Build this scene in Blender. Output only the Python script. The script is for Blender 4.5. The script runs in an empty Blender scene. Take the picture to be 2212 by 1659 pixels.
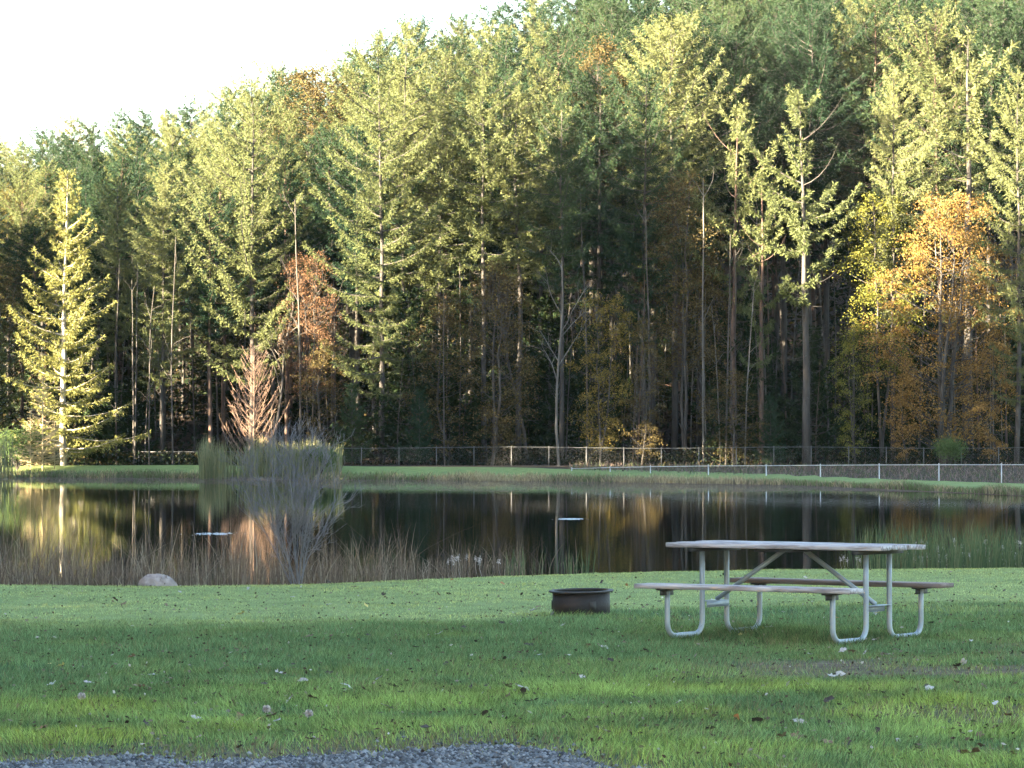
import bpy, math
import numpy as np
from math import sin, cos, pi, radians

# ------------------------------------------------------------------ camera, sky, sun, exposure
sc = bpy.context.scene
COL = sc.collection
F, CX, VH, CH = 7000.0, 1106.0, 976.0, 1.5          # survey constants: focal, centre, horizon (px of a 2212 wide print), eye height
cam = bpy.data.cameras.new('camera')
cam.sensor_width = 36.0
cam.lens = 36.0 * F / 2212.0
cam.clip_start = 0.1
cam.clip_end = 4000.0
camo = bpy.data.objects.new('camera', cam)
camo.location = (0, 0, CH)
camo.rotation_euler = (pi / 2 + math.atan((VH - 829.5) / F), 0, 0)
COL.objects.link(camo)
sc.camera = camo

SUN_AZ, SUN_EL = radians(235), radians(9.5)          # clockwise from +Y
world = bpy.data.worlds.new('World')
sc.world = world
world.use_nodes = True
wn = world.node_tree
sky = wn.nodes.new('ShaderNodeTexSky')
sky.sky_type = 'NISHITA'
sky.sun_disc = False
sky.sun_elevation = SUN_EL
sky.sun_rotation = SUN_AZ
sky.air_density = 1.0
sky.dust_density = 1.0
wn.links.new(sky.outputs[0], wn.nodes['Background'].inputs[0])
wn.nodes['Background'].inputs[1].default_value = 0.055

sun = bpy.data.lights.new('sun', 'SUN')
sun.energy = 5.0
sun.angle = radians(0.55)
sun.color = (1.0, 0.82, 0.54)
suno = bpy.data.objects.new('sun', sun)
COL.objects.link(suno)
SX, SY = sin(SUN_AZ), cos(SUN_AZ)
from mathutils import Vector
suno.rotation_euler = Vector((SX * cos(SUN_EL), SY * cos(SUN_EL), sin(SUN_EL))).to_track_quat('Z', 'Y').to_euler()

sc.view_settings.view_transform = 'Standard'
sc.view_settings.look = 'None'
sc.view_settings.exposure = 4.5
sc.view_settings.gamma = 1.0
sc.render.engine = 'CYCLES'
sc.cycles.use_denoising = True
sc.cycles.use_adaptive_sampling = True
sc.cycles.adaptive_threshold = 0.025
sc.cycles.max_bounces = 5
sc.cycles.diffuse_bounces = 2
sc.cycles.glossy_bounces = 3
sc.cycles.transmission_bounces = 3
sc.cycles.transparent_max_bounces = 6

# ------------------------------------------------------------------ helpers
def gx(u, D):
    return (u - CX) / F * D
def pz(v, D):
    return CH + (VH - v) / F * D
def sstep(a, b, x):
    t = np.clip((x - a) / (b - a), 0, 1)
    return t * t * (3 - 2 * t)
def nrm(a):
    return a / np.maximum(np.linalg.norm(a, axis=-1, keepdims=True), 1e-9)

_perm = np.random.default_rng(5).permutation(512)
def vnoise(x, y, s=1.0, seed=0):
    """smooth 2-D value noise in 0..1"""
    x = np.asarray(x, float) / s + seed * 17.3; y = np.asarray(y, float) / s - seed * 9.1
    xi = np.floor(x).astype(int); yi = np.floor(y).astype(int)
    fx = x - xi; fy = y - yi
    fx = fx * fx * (3 - 2 * fx); fy = fy * fy * (3 - 2 * fy)
    def h(a, b):
        return _perm[(_perm[a & 511] + b) & 511] / 511.0
    return (h(xi, yi) * (1 - fx) + h(xi + 1, yi) * fx) * (1 - fy) + (h(xi, yi + 1) * (1 - fx) + h(xi + 1, yi + 1) * fx) * fy
def fbm(x, y, s, seed=0):
    return .55 * vnoise(x, y, s, seed) + .28 * vnoise(x, y, s / 2.1, seed + 1) + .17 * vnoise(x, y, s / 4.3, seed + 2)

def mesh(name, V, T, smooth=False, col=None):
    """a mesh from vertices and triangles (or quads)"""
    V = np.asarray(V, np.float32); T = np.asarray(T, np.int32)
    k = T.shape[1]
    me = bpy.data.meshes.new(name)
    me.vertices.add(len(V)); me.vertices.foreach_set('co', V.ravel())
    me.loops.add(T.size); me.loops.foreach_set('vertex_index', T.ravel())
    me.polygons.add(len(T))
    me.polygons.foreach_set('loop_start', np.arange(0, T.size, k, dtype=np.int32))
    if smooth:
        me.polygons.foreach_set('use_smooth', np.ones(len(T), bool))
    me.update(calc_edges=True)
    if col is not None:
        a = me.color_attributes.new('Col', 'FLOAT_COLOR', 'POINT')
        c = np.ones((len(V), 4), np.float32); c[:, :3] = col
        a.data.foreach_set('color', c.ravel())
    return me

class MB:
    """collects triangles"""
    def __init__(s):
        s.V, s.T, s.n = [], [], 0
    def add(s, V, T):
        V = np.asarray(V, float)
        s.V.append(V); s.T.append(np.asarray(T, int) + s.n); s.n += len(V)
    def arrays(s):
        return np.concatenate(s.V), np.concatenate(s.T)
    def mesh(s, name, smooth=False):
        return mesh(name, *s.arrays(), smooth=smooth)

def obj(name, me, mat=None, parent=None, loc=None, rot=None, scale=None, **props):
    o = bpy.data.objects.new(name, me)
    COL.objects.link(o)
    if mat is not None and me is not None and not me.materials:
        me.materials.append(mat)
    if parent is not None: o.parent = parent
    if loc is not None: o.location = loc
    if rot is not None: o.rotation_euler = rot
    if scale is not None: o.scale = scale
    for k, v in props.items():
        if v is not None: o[k] = v
    return o
def thing(name, label, cat, loc, rot=(0, 0, 0), scale=(1, 1, 1), group=None):
    return obj(name, None, loc=loc, rot=rot, scale=scale, label=label, category=cat, group=group)

def tube(P, R, k=6, cap=True):
    P = np.asarray(P, float); R = np.broadcast_to(np.asarray(R, float), (len(P),))
    t = np.gradient(P, axis=0); t = nrm(t)
    ref = np.array([0, 0, 1.0]) if abs(t[0, 2]) < .8 else np.array([1.0, 0, 0])
    a = nrm(np.cross(t, ref)); b = np.cross(t, a)
    ang = np.linspace(0, 2 * pi, k, endpoint=False)
    V = P[:, None] + R[:, None, None] * (np.cos(ang)[None, :, None] * a[:, None] + np.sin(ang)[None, :, None] * b[:, None])
    n = len(P); V = V.reshape(-1, 3)
    i = np.arange(n - 1)[:, None] * k; j = np.arange(k)[None]; j2 = (j + 1) % k
    q = np.stack([i + j, i + j2, i + k + j2, i + k + j], -1).reshape(-1, 4)
    T = np.concatenate([q[:, [0, 1, 2]], q[:, [0, 2, 3]]])
    if cap:
        V = np.concatenate([V, P[:1], P[-1:]])
        c0, c1 = n * k, n * k + 1; jj = np.arange(k)
        T = np.concatenate([T, np.stack([np.full(k, c0), (jj + 1) % k, jj], 1), np.stack([np.full(k, c1), (n - 1) * k + jj, (n - 1) * k + (jj + 1) % k], 1)])
    return V, T

def box(x0, x1, y0, y1, z0, z1):
    V = np.array([(x, y, z) for x in (x0, x1) for y in (y0, y1) for z in (z0, z1)], float)
    Q = [(0, 1, 3, 2), (4, 6, 7, 5), (0, 4, 5, 1), (2, 3, 7, 6), (0, 2, 6, 4), (1, 5, 7, 3)]
    T = [t for q in Q for t in ((q[0], q[1], q[2]), (q[0], q[2], q[3]))]
    return V, np.array(T)

def spikes(B, Dv, W, rng, mid=.45):
    """slender rhombic sprays: base, two shoulders, tip"""
    n = len(B)
    p = np.cross(Dv, rng.normal(size=(n, 3))); p = nrm(p) * np.asarray(W)[:, None] * .5
    m = B + Dv * mid
    V = np.stack([B, m - p, m + p, B + Dv], 1).reshape(-1, 3)
    i = np.arange(n)[:, None] * 4
    T = np.concatenate([i + [[0, 1, 2]], i + [[1, 3, 2]]])
    return V, T

def ribbons(B, H, lean, W, rng, seg=3, curl=.5):
    """grass and reed blades: base points, heights, lean vectors (xy), widths"""
    n = len(B)
    a = rng.uniform(0, 2 * pi, n)
    side = np.stack([np.cos(a), np.sin(a), np.zeros(n)], 1) * W[:, None] * .5
    L = np.concatenate([lean, np.zeros((n, 1))], 1)
    rows = []
    for k in range(seg):
        t = k / seg
        c = B + np.array([0, 0, 1.0]) * (H * (t - .18 * curl * t * t))[:, None] + L * (t ** 1.7)
        w = side * (1 - .55 * t)
        rows += [c - w, c + w]
    t = 1.0
    rows.append(B + np.array([0, 0, 1.0]) * (H * (1 - .18 * curl))[:, None] + L)
    V = np.stack(rows, 1).reshape(-1, 3)
    m = 2 * seg + 1
    i = np.arange(n)[:, None] * m
    T = []
    for k in range(seg - 1):
        T += [i + [[2 * k, 2 * k + 1, 2 * k + 3]], i + [[2 * k, 2 * k + 3, 2 * k + 2]]]
    T.append(i + [[2 * seg - 2, 2 * seg - 1, 2 * seg]])
    return V, np.concatenate(T), m

# ------------------------------------------------------------------ materials
def newmat(name):
    m = bpy.data.materials.new(name); m.use_nodes = True
    nt = m.node_tree
    return m, nt, nt.nodes, nt.links, nt.nodes['Principled BSDF']
def ramp(nodes, stops):
    r = nodes.new('ShaderNodeValToRGB'); e = r.color_ramp.elements
    while len(e) < len(stops): e.new(.5)
    for el, (p, c) in zip(e, stops):
        el.position = p; el.color = (*c, 1)
    return r
def noise_mat(name, stops, scale=4.0, detail=6, rough=.85, bump=0.0, bscale=None, coord='Object', stretch=(1, 1, 1), metallic=0.0, bdist=.02):
    m, nt, N, L, b = newmat(name)
    tc = N.new('ShaderNodeTexCoord'); mp = N.new('ShaderNodeMapping'); mp.inputs['Scale'].default_value = stretch
    L.new(tc.outputs[coord], mp.inputs[0])
    n = N.new('ShaderNodeTexNoise'); n.inputs['Scale'].default_value = scale; n.inputs['Detail'].default_value = detail
    L.new(mp.outputs[0], n.inputs[0])
    r = ramp(N, stops); L.new(n.outputs[0], r.inputs[0]); L.new(r.outputs[0], b.inputs['Base Color'])
    b.inputs['Roughness'].default_value = rough; b.inputs['Metallic'].default_value = metallic
    if bump:
        n2 = N.new('ShaderNodeTexNoise'); n2.inputs['Scale'].default_value = bscale or scale * 4; n2.inputs['Detail'].default_value = 4
        L.new(mp.outputs[0], n2.inputs[0])
        bp = N.new('ShaderNodeBump'); bp.inputs['Strength'].default_value = bump; bp.inputs['Distance'].default_value = bdist
        L.new(n2.outputs[0], bp.inputs['Height']); L.new(bp.outputs[0], b.inputs['Normal'])
    return m
def leaf_mat(name, stops, transl=.3, attr=None, objvar=.0):
    """thin foliage: colour differs from leaf to leaf and a little from plant to plant"""
    m, nt, N, L, b = newmat(name)
    out = N['Material Output']; N.remove(b)
    if attr:
        a = N.new('ShaderNodeAttribute'); a.attribute_name = attr; c = a.outputs['Color']
    else:
        g = N.new('ShaderNodeNewGeometry')
        fac = g.outputs['Random Per Island']
        if objvar:
            oi = N.new('ShaderNodeObjectInfo')
            mx = N.new('ShaderNodeMix'); mx.data_type = 'FLOAT'; mx.inputs[0].default_value = objvar
            L.new(fac, mx.inputs[2]); L.new(oi.outputs['Random'], mx.inputs[3]); fac = mx.outputs[0]
        r = ramp(N, stops); L.new(fac, r.inputs[0]); c = r.outputs[0]
    d = N.new('ShaderNodeBsdfDiffuse'); t = N.new('ShaderNodeBsdfTranslucent'); ms = N.new('ShaderNodeMixShader')
    ms.inputs[0].default_value = transl
    L.new(c, d.inputs[0]); L.new(c, t.inputs[0]); L.new(d.outputs[0], ms.inputs[1]); L.new(t.outputs[0], ms.inputs[2])
    L.new(ms.outputs[0], out.inputs[0])
    return m

M = {}
M['needle'] = leaf_mat('spruce needles', [(0, (.013, .028, .019)), (.5, (.024, .044, .025)), (1, (.046, .064, .030))], .22, objvar=.5)  # cool shade tone put into this darker needle colour
M['needle_light'] = leaf_mat('light needles', [(0, (.052, .068, .032)), (.5, (.095, .112, .050)), (1, (.150, .160, .072))], .25, objvar=.4)  # sunlit trees and some others: warm sunlight mixed into the colour
M['needle_sunlit'] = leaf_mat('sunlit spruce needles', [(0, (.09, .10, .036)), (.5, (.14, .145, .05)), (1, (.20, .19, .07))], .25)  # brightest needles: sunlight put into the colour of the left spruce
M['needle_shade'] = leaf_mat('shaded spruce needles', [(0, (.012, .022, .012)), (.5, (.022, .036, .017)), (1, (.038, .050, .024))], .2)  # shaded copy of the needles, gloom put into the colour
M['needle_gold'] = leaf_mat('turning larch needles', [(0, (.075, .075, .026)), (.5, (.115, .102, .036)), (1, (.155, .135, .05))], .25, objvar=.5)
M['leaf_orange'] = leaf_mat('orange leaves', [(0, (.10, .060, .022)), (.5, (.18, .112, .040)), (1, (.26, .18, .062))], .35)
M['leaf_yellow'] = leaf_mat('yellow leaves', [(0, (.085, .070, .022)), (.5, (.15, .118, .034)), (1, (.22, .175, .05))], .35)
M['leaf_tan'] = leaf_mat('tan leaves', [(0, (.036, .030, .016)), (.5, (.076, .060, .028)), (1, (.13, .104, .045))], .3)  # tan leaves; also yellow ones dulled in colour to look shaded
M['leaf_rust'] = leaf_mat('rust leaves', [(0, (.058, .035, .023)), (.5, (.105, .062, .040)), (1, (.17, .102, .060))], .3)
M['leaf_lime'] = leaf_mat('yellow green leaves', [(0, (.065, .074, .02)), (.5, (.115, .122, .03)), (1, (.19, .18, .042))], .35)
M['leaf_green'] = leaf_mat('shrub leaves', [(0, (.045, .075, .030)), (.5, (.070, .110, .042)), (1, (.10, .14, .055))], .3)
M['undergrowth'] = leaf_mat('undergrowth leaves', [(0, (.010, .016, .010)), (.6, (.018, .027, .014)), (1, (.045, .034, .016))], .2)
M['bark'] = noise_mat('grey bark', [(.25, (.018, .016, .015)), (.5, (.038, .034, .032)), (.8, (.080, .074, .069))], 3.0, 8, .95, .6, 10, stretch=(1, 1, .25), bdist=.03)
M['bark_red'] = noise_mat('reddish bark', [(.25, (.026, .017, .014)), (.55, (.072, .046, .036)), (.85, (.14, .092, .072))], 3.0, 8, .95, .6, 10, stretch=(1, 1, .3), bdist=.03)
M['bark_pale'] = noise_mat('pale bark', [(.3, (.13, .12, .11)), (.6, (.27, .25, .23)), (.85, (.40, .37, .34))], 2.5, 8, .9, .4, 12, stretch=(1, 1, .3))  # much lighter than the other bark
M['bark_dead'] = noise_mat('weathered dead bark', [(.3, (.045, .042, .04)), (.6, (.095, .09, .085)), (.85, (.20, .19, .18))], 2.5, 8, .9, .4, 12, stretch=(1, 1, .3))
M['dead_twig'] = noise_mat('dead conifer wood', [(.3, (.11, .070, .052)), (.6, (.19, .125, .092)), (.85, (.26, .18, .14))], 2, 5, .95)
M['cream_twig'] = noise_mat('dry cream branches', [(.3, (.24, .19, .11)), (.6, (.36, .295, .175)), (.85, (.45, .38, .24))], 2, 5, .95)
M['shrub_twig'] = noise_mat('grey shrub twigs', [(.3, (.10, .092, .104)), (.6, (.16, .148, .165)), (.85, (.24, .225, .25))], 6, 5, .9)
M['blade'] = leaf_mat('grass blades', None, .3, attr='Col')
M['reed_dry'] = leaf_mat('dry reeds', [(0, (.085, .062, .050)), (.5, (.145, .108, .082)), (.85, (.22, .17, .125)), (1, (.36, .30, .23))], .25)
M['reed_green'] = leaf_mat('green reeds', [(0, (.055, .085, .045)), (.6, (.10, .135, .065)), (1, (.19, .19, .10))], .3)
M['cattail'] = leaf_mat('cattail blades', [(0, (.10, .115, .062)), (.5, (.165, .175, .095)), (1, (.24, .225, .13))], .3)
M['bank_grass'] = leaf_mat('bank fringe grass', None, .3, attr='Col')
M['float_leaf'] = leaf_mat('floating leaves', [(0, (.11, .082, .068)), (.5, (.17, .130, .108)), (1, (.25, .20, .165))], .1)
M['fluff'] = leaf_mat('seed fluff', [(0, (.34, .29, .28)), (1, (.62, .55, .53))], .4)

# ------------------------------------------------------------------ terrain
WZ = -0.08
def near_edge(x):
    xs = [-400, -60, -30, -12, -5.9, -4.05, -2.49, -1.15, .54, 1.92, 6.77, 14, 30, 60, 400]
    ys = [60, 46, 40, 37.8, 37.5, 37.0, 37.4, 38.9, 40.5, 41.5, 42.9, 44.5, 50, 70, 90]
    return np.interp(x, xs, ys)
_u = [-700, 0, 430, 750, 1116, 1400, 1700, 1959, 2212, 2700]
_ds = [212, 201, 194, 184, 175.6, 165, 153.6, 133, 116.4, 98]
_dc = [221, 210, 203, 193, 185, 175, 165, 147, 131, 113]
_vc = [1004, 1005, 1006, 1008, 1011, 1016, 1024, 1036, 1045, 1060]
def bank(u):
    ds = np.interp(u, _u, _ds); dc = np.interp(u, _u, _dc); zc = CH + (VH - np.interp(u, _u, _vc)) / F * dc
    return ds, dc, zc
FENCE = np.array([(1235, 1012.5, 178), (1318, 1010, 175), (1405, 1008.3, 171.5), (1530, 1006.5, 167), (1655, 1006, 163.5), (1772, 1005, 161),
                  (1899, 1004.3, 159), (2028, 1004, 157), (2163, 1004, 155), (2300, 1004, 153), (2440, 1004, 151)], float)
def terrain(x, y):
    x = np.asarray(x, float); y = np.asarray(y, float)
    u = CX + F * x / np.maximum(y, 30.0)
    u = np.clip(u, -700, 2700)
    # near lawn
    ye = near_edge(x)
    lawn = .05 * (fbm(x, y, 4.2, 3) - .5) + .035 * (vnoise(x, y, 1.1, 7) - .5)
    lawn = lawn + .10 * sstep(17, 21.5, y) * sstep(0, 6, x) * (1 - sstep(21.5, 25.0, y))       # low swell in front of the table
    edge = sstep(-1.5, 0.0, y - ye)
    lawn = lawn * (1 - .8 * edge) - .03 * edge
    near = lawn - .95 * sstep(-.1, 2.6, y - ye)
    # far side
    ds, dc, zc = bank(u)
    wob = .8 * (vnoise(x, y * .2, 3.5, 11) - .5)
    d = y - ds + wob
    rise = sstep(-1.2, 1.6, d) * .72 + .28 * sstep(1.0, np.maximum(dc - ds, 2), d)
    far = -.95 + (zc + .95) * rise
    zf = CH + (VH - np.interp(u, FENCE[:, 0], FENCE[:, 1])) / F * np.interp(u, FENCE[:, 0], FENCE[:, 2]) - 1.2
    df = np.interp(u, FENCE[:, 0], FENCE[:, 2])
    dip = sstep(1150, 1500, u)
    k1 = sstep(0, 1, (y - dc) / np.maximum(df - 2.0 - dc, 2.0))
    far = np.where(y > dc, zc * (1 - k1 * dip) + zf * k1 * dip, far)
    floor = .62 + .12 * (fbm(x, y, 6, 21) - .5)
    k2 = sstep(df + 4, 207, y)
    far = np.where(y > dc, far * (1 - k2) + floor * k2, far)
    slope = np.interp(u, [-700, 0, 400, 800, 1100, 2212], [.13, .13, .14, .17, .20, .24])
    far = far + slope * np.clip(y - 214, 0, 120) * sstep(214, 232, y)
    far = far + 25 * sstep(420, 1200, y)
    z = np.where(y < 75, near, np.where(y > 92, far, -.95))
    # the ground closes round the pond beyond the picture's sides
    side = sstep(16, 30, np.abs(x) - .16 * y) * (y > 30)
    z = np.where(side > 0, z * (1 - side) + np.maximum(z, .5) * side, z)
    return z

def grid_lines(parts):
    out = [np.arange(a, b, s) for a, b, s in parts]
    return np.concatenate(out + [[parts[-1][1]]])
gxs = grid_lines([(-900, -60, 35), (-60, -12, 1.0), (-12, 12, .25), (12, 60, 1.0), (60, 900, 35)])
gys = grid_lines([(-300, 10, 10), (10, 46, .25), (46, 104, 3), (104, 225, .8), (225, 420, 6), (420, 2400, 90)])
GX, GY = np.meshgrid(gxs, gys)
GZ = terrain(GX, GY)
nx, ny = len(gxs), len(gys)
ii = np.arange(ny - 1)[:, None] * nx + np.arange(nx - 1)[None]
Q = np.stack([ii, ii + 1, ii + nx + 1, ii + nx], -1).reshape(-1, 4)

def drive_edge(x):
    """far edge (y) of the gravel along the bottom of the view"""
    e = np.interp(x, [-30, -2.4, -1.4, -.6, -.1, .25, .6, 3], [15.3, 15.75, 16.0, 16.2, 16.3, 16.05, 15.2, 11.5])
    return e - .22 + .36 * (vnoise(x, x * 0, .35, 31) - .5) + .2 * (vnoise(x, x * 0, .11, 33) - .5)
def lawn_zones(x, y):
    """how the lawn itself differs: pale close-mown strip by the pond, lush band, bright clover-green clumps, bare worn earth"""
    yb = np.interp(x, [-8, -4.3, -2.4, -.4, .9, 2, 5], [27.6, 27.8, 28.2, 28.9, 31.0, 31.6, 31.0]) + 2.6 * (fbm(x, y, 1.5, 41) - .5)
    mown = sstep(-1.1, 1.3, y - yb)
    ybr = np.interp(x, [-4, -2, 0, 1.5, 4], [19.6, 20.0, 20.8, 21.6, 22.4])
    bright = (1 - sstep(-1.4, 1.6, y - ybr + 2.2 * (fbm(x, y, 1.6, 43) - .5))) * sstep(.30, .70, fbm(x * .75, y, .75, 45) + .06)
    bare = sstep(.36, .60, fbm(x * .45, y, .8, 47)) * sstep(.7, 2.0, x) * sstep(20.3, 21.2, y) * (1 - sstep(24.6, 25.8, y))
    bare2 = sstep(.52, .70, fbm(x * .5, y, .6, 49)) * (1 - sstep(20, 25, y)) * .7
    rim = (1 - sstep(.25, 1.5, y - drive_edge(x) + .5 * (vnoise(x, y, .5, 51) - .5))) * (1 - sstep(1.5, 3.5, x) * .5)
    bare = np.clip(np.maximum(np.maximum(bare, bare2 * sstep(0, 3, x)), rim * .85), 0, 1) * (.70 + .30 * sstep(.3, .6, fbm(x, y, .2, 65)))
    return mown, bright, bare

Xf, Yf = GX.ravel(), GY.ravel()
uu = CX + F * Xf / np.maximum(Yf, 30)
ds_, dc_, zc_ = bank(np.clip(uu, -700, 2700))
mown_, bright_, bare_ = lawn_zones(Xf, Yf)
forest = sstep(0, 4, Yf - dc_ - np.interp(uu, [0, 1200, 1500], [1.0, 2.5, 2.0])) * (Yf > 90)
bed = ((Yf > near_edge(Xf) + .5) & (Yf < ds_ - .2)).astype(float)
gcol = np.stack([forest, np.where(Yf < 60, bare_, 0), np.where(Yf < 60, mown_, .8)], 1)
gm = mesh('ground', np.stack([Xf, Yf, GZ.ravel()], 1), Q, True, gcol)
def ground_mat():
    m, nt, N, L, b = newmat('ground')
    a = N.new('ShaderNodeAttribute'); a.attribute_name = 'Col'
    sp = N.new('ShaderNodeSeparateColor'); L.new(a.outputs['Color'], sp.inputs[0])
    tc = N.new('ShaderNodeTexCoord')
    def nz(scale, det, stops):
        n = N.new('ShaderNodeTexNoise'); n.inputs['Scale'].default_value = scale; n.inputs['Detail'].default_value = det
        L.new(tc.outputs['Object'], n.inputs[0]); r = ramp(N, stops); L.new(n.outputs[0], r.inputs[0]); return r.outputs[0]
    def mixc(f, c1, c2):
        mx = N.new('ShaderNodeMix'); mx.data_type = 'RGBA'; L.new(f, mx.inputs[0]); L.new(c1, mx.inputs[6]); L.new(c2, mx.inputs[7]); return mx.outputs[2]
    lush = nz(6, 8, [(.3, (.030, .055, .022)), (.6, (.055, .105, .040)), (.8, (.08, .095, .045))])
    pale = nz(2.2, 9, [(.3, (.12, .155, .055)), (.55, (.175, .222, .080)), (.8, (.21, .225, .10))])
    earth = nz(14, 8, [(.3, (.055, .040, .028)), (.55, (.11, .082, .058)), (.8, (.18, .14, .10))])
    litter = nz(5, 9, [(.3, (.015, .012, .010)), (.5, (.038, .028, .022)), (.68, (.072, .052, .041)), (.8, (.12, .088, .07))])
    c = mixc(sp.outputs[2], lush, pale); c = mixc(sp.outputs[1], c, earth); c = mixc(sp.outputs[0], c, litter)
    L.new(c, b.inputs['Base Color']); b.inputs['Roughness'].default_value = 1.0; b.inputs['Specular IOR Level'].default_value = .1
    n2 = N.new('ShaderNodeTexNoise'); n2.inputs['Scale'].default_value = 9; n2.inputs['Detail'].default_value = 8
    L.new(tc.outputs['Object'], n2.inputs[0]); bp = N.new('ShaderNodeBump'); bp.inputs['Strength'].default_value = .6; bp.inputs['Distance'].default_value = .05
    L.new(n2.outputs[0], bp.inputs['Height']); L.new(bp.outputs[0], b.inputs['Normal'])
    return m
obj('ground', gm, ground_mat(), kind='structure')

# pond
wx = np.linspace(-75, 60, 90)
tt = np.linspace(0, 1, 60)
def shore_y(x):
    y = np.full_like(x, 160.0)
    for _ in range(30):
        y = bank(np.clip(CX + F * x / y, -700, 2700))[0]
    return y
y0 = near_edge(wx) + .2; y1 = shore_y(wx) + .9
WV = np.stack([np.repeat(wx[None], 60, 0), y0[None] + (y1 - y0)[None] * tt[:, None], np.full((60, 90), WZ)], -1).reshape(-1, 3)
ii = np.arange(59)[:, None] * 90 + np.arange(89)[None]
WQ = np.stack([ii, ii + 1, ii + 91, ii + 90], -1).reshape(-1, 4)
def water_mat():
    m, nt, N, L, b = newmat('pond water')
    b.inputs['Base Color'].default_value = (.010, .012, .009, 1)
    b.inputs['Roughness'].default_value = .012
    b.inputs['IOR'].default_value = 1.33
    tc = N.new('ShaderNodeTexCoord'); mp = N.new('ShaderNodeMapping'); mp.inputs['Scale'].default_value = (.5, 1.0, 1)
    L.new(tc.outputs['Object'], mp.inputs[0])
    n = N.new('ShaderNodeTexNoise'); n.inputs['Scale'].default_value = 2.4; n.inputs['Detail'].default_value = 4
    L.new(mp.outputs[0], n.inputs[0])
    bp = N.new('ShaderNodeBump'); bp.inputs['Strength'].default_value = .022; bp.inputs['Distance'].default_value = .05
    L.new(n.outputs[0], bp.inputs['Height']); L.new(bp.outputs[0], b.inputs['Normal'])
    return m
obj('pond_water', mesh('pond_water', WV, WQ, True), water_mat(), kind='structure')

# gravel drive: a sheet with a ragged edge and loose stones on it
dx = np.linspace(-14, 1.2, 260); rows = np.linspace(0, 1, 16)
ye = drive_edge(dx); ya = np.full_like(dx, 2.0)
DV = np.stack([np.repeat(dx[None], 16, 0), ya[None] + (ye - ya)[None] * rows[:, None], np.zeros((16, 260))], -1)
DV[..., 2] = terrain(DV[..., 0], DV[..., 1]) + .012
ii = np.arange(15)[:, None] * 260 + np.arange(259)[None]
obj('gravel_drive', mesh('gravel_drive', DV.reshape(-1, 3), np.stack([ii, ii + 1, ii + 261, ii + 260], -1).reshape(-1, 4), True),
    noise_mat('crushed gravel', [(.3, (.05, .052, .058)), (.5, (.10, .104, .113)), (.7, (.18, .185, .20))], 55, 4, .9, .8, 70, bdist=.012), kind='structure')
rng = np.random.default_rng(11)
n = 9000
sx = rng.uniform(-4.5, .9, n); syy = drive_edge(sx) - rng.exponential(.45, n) + .12 + (rng.random(n) < .12) * rng.exponential(.18, n)
sz = terrain(sx, syy) + .012
s0 = rng.uniform(.006, .016, n) * (1 + (rng.random(n) < .08) * .8)
oct_ = np.array([(1, 0, 0), (-1, 0, 0), (0, 1, 0), (0, -1, 0), (0, 0, .7), (0, 0, -.7)], float)
octT = np.array([(0, 2, 4), (2, 1, 4), (1, 3, 4), (3, 0, 4), (2, 0, 5), (1, 2, 5), (3, 1, 5), (0, 3, 5)])
SV = oct_[None] * s0[:, None, None] * rng.uniform(.6, 1.3, (n, 6, 1))
a = rng.uniform(0, 2 * pi, n); ca, sa = np.cos(a)[:, None], np.sin(a)[:, None]
SV = np.stack([SV[..., 0] * ca - SV[..., 1] * sa + sx[:, None], SV[..., 0] * sa + SV[..., 1] * ca + syy[:, None], SV[..., 2] + sz[:, None] + .003], -1)
ST = (np.arange(n)[:, None, None] * 6 + octT[None]).reshape(-1, 3)
M['stone'] = leaf_mat('gravel stones', [(0, (.05, .052, .06)), (.5, (.12, .124, .135)), (1, (.25, .255, .27))], 0)
obj('gravel_stones', mesh('gravel_stones', SV.reshape(-1, 3), ST), M['stone'], kind='stuff', label='loose grey crushed stones along the edge of the drive', category='gravel')

# ------------------------------------------------------------------ trees: generators
def trunk_path(rng, H, wob, n=9, lean=(0, 0)):
    t = np.linspace(0, 1, n)
    P = np.stack([np.cumsum(rng.normal(0, wob, n)) + lean[0] * t, np.cumsum(rng.normal(0, wob, n)) + lean[1] * t, H * t - .25 * (1 - t)], 1)
    P[:, :2] -= P[0, :2]
    return t, P

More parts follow.
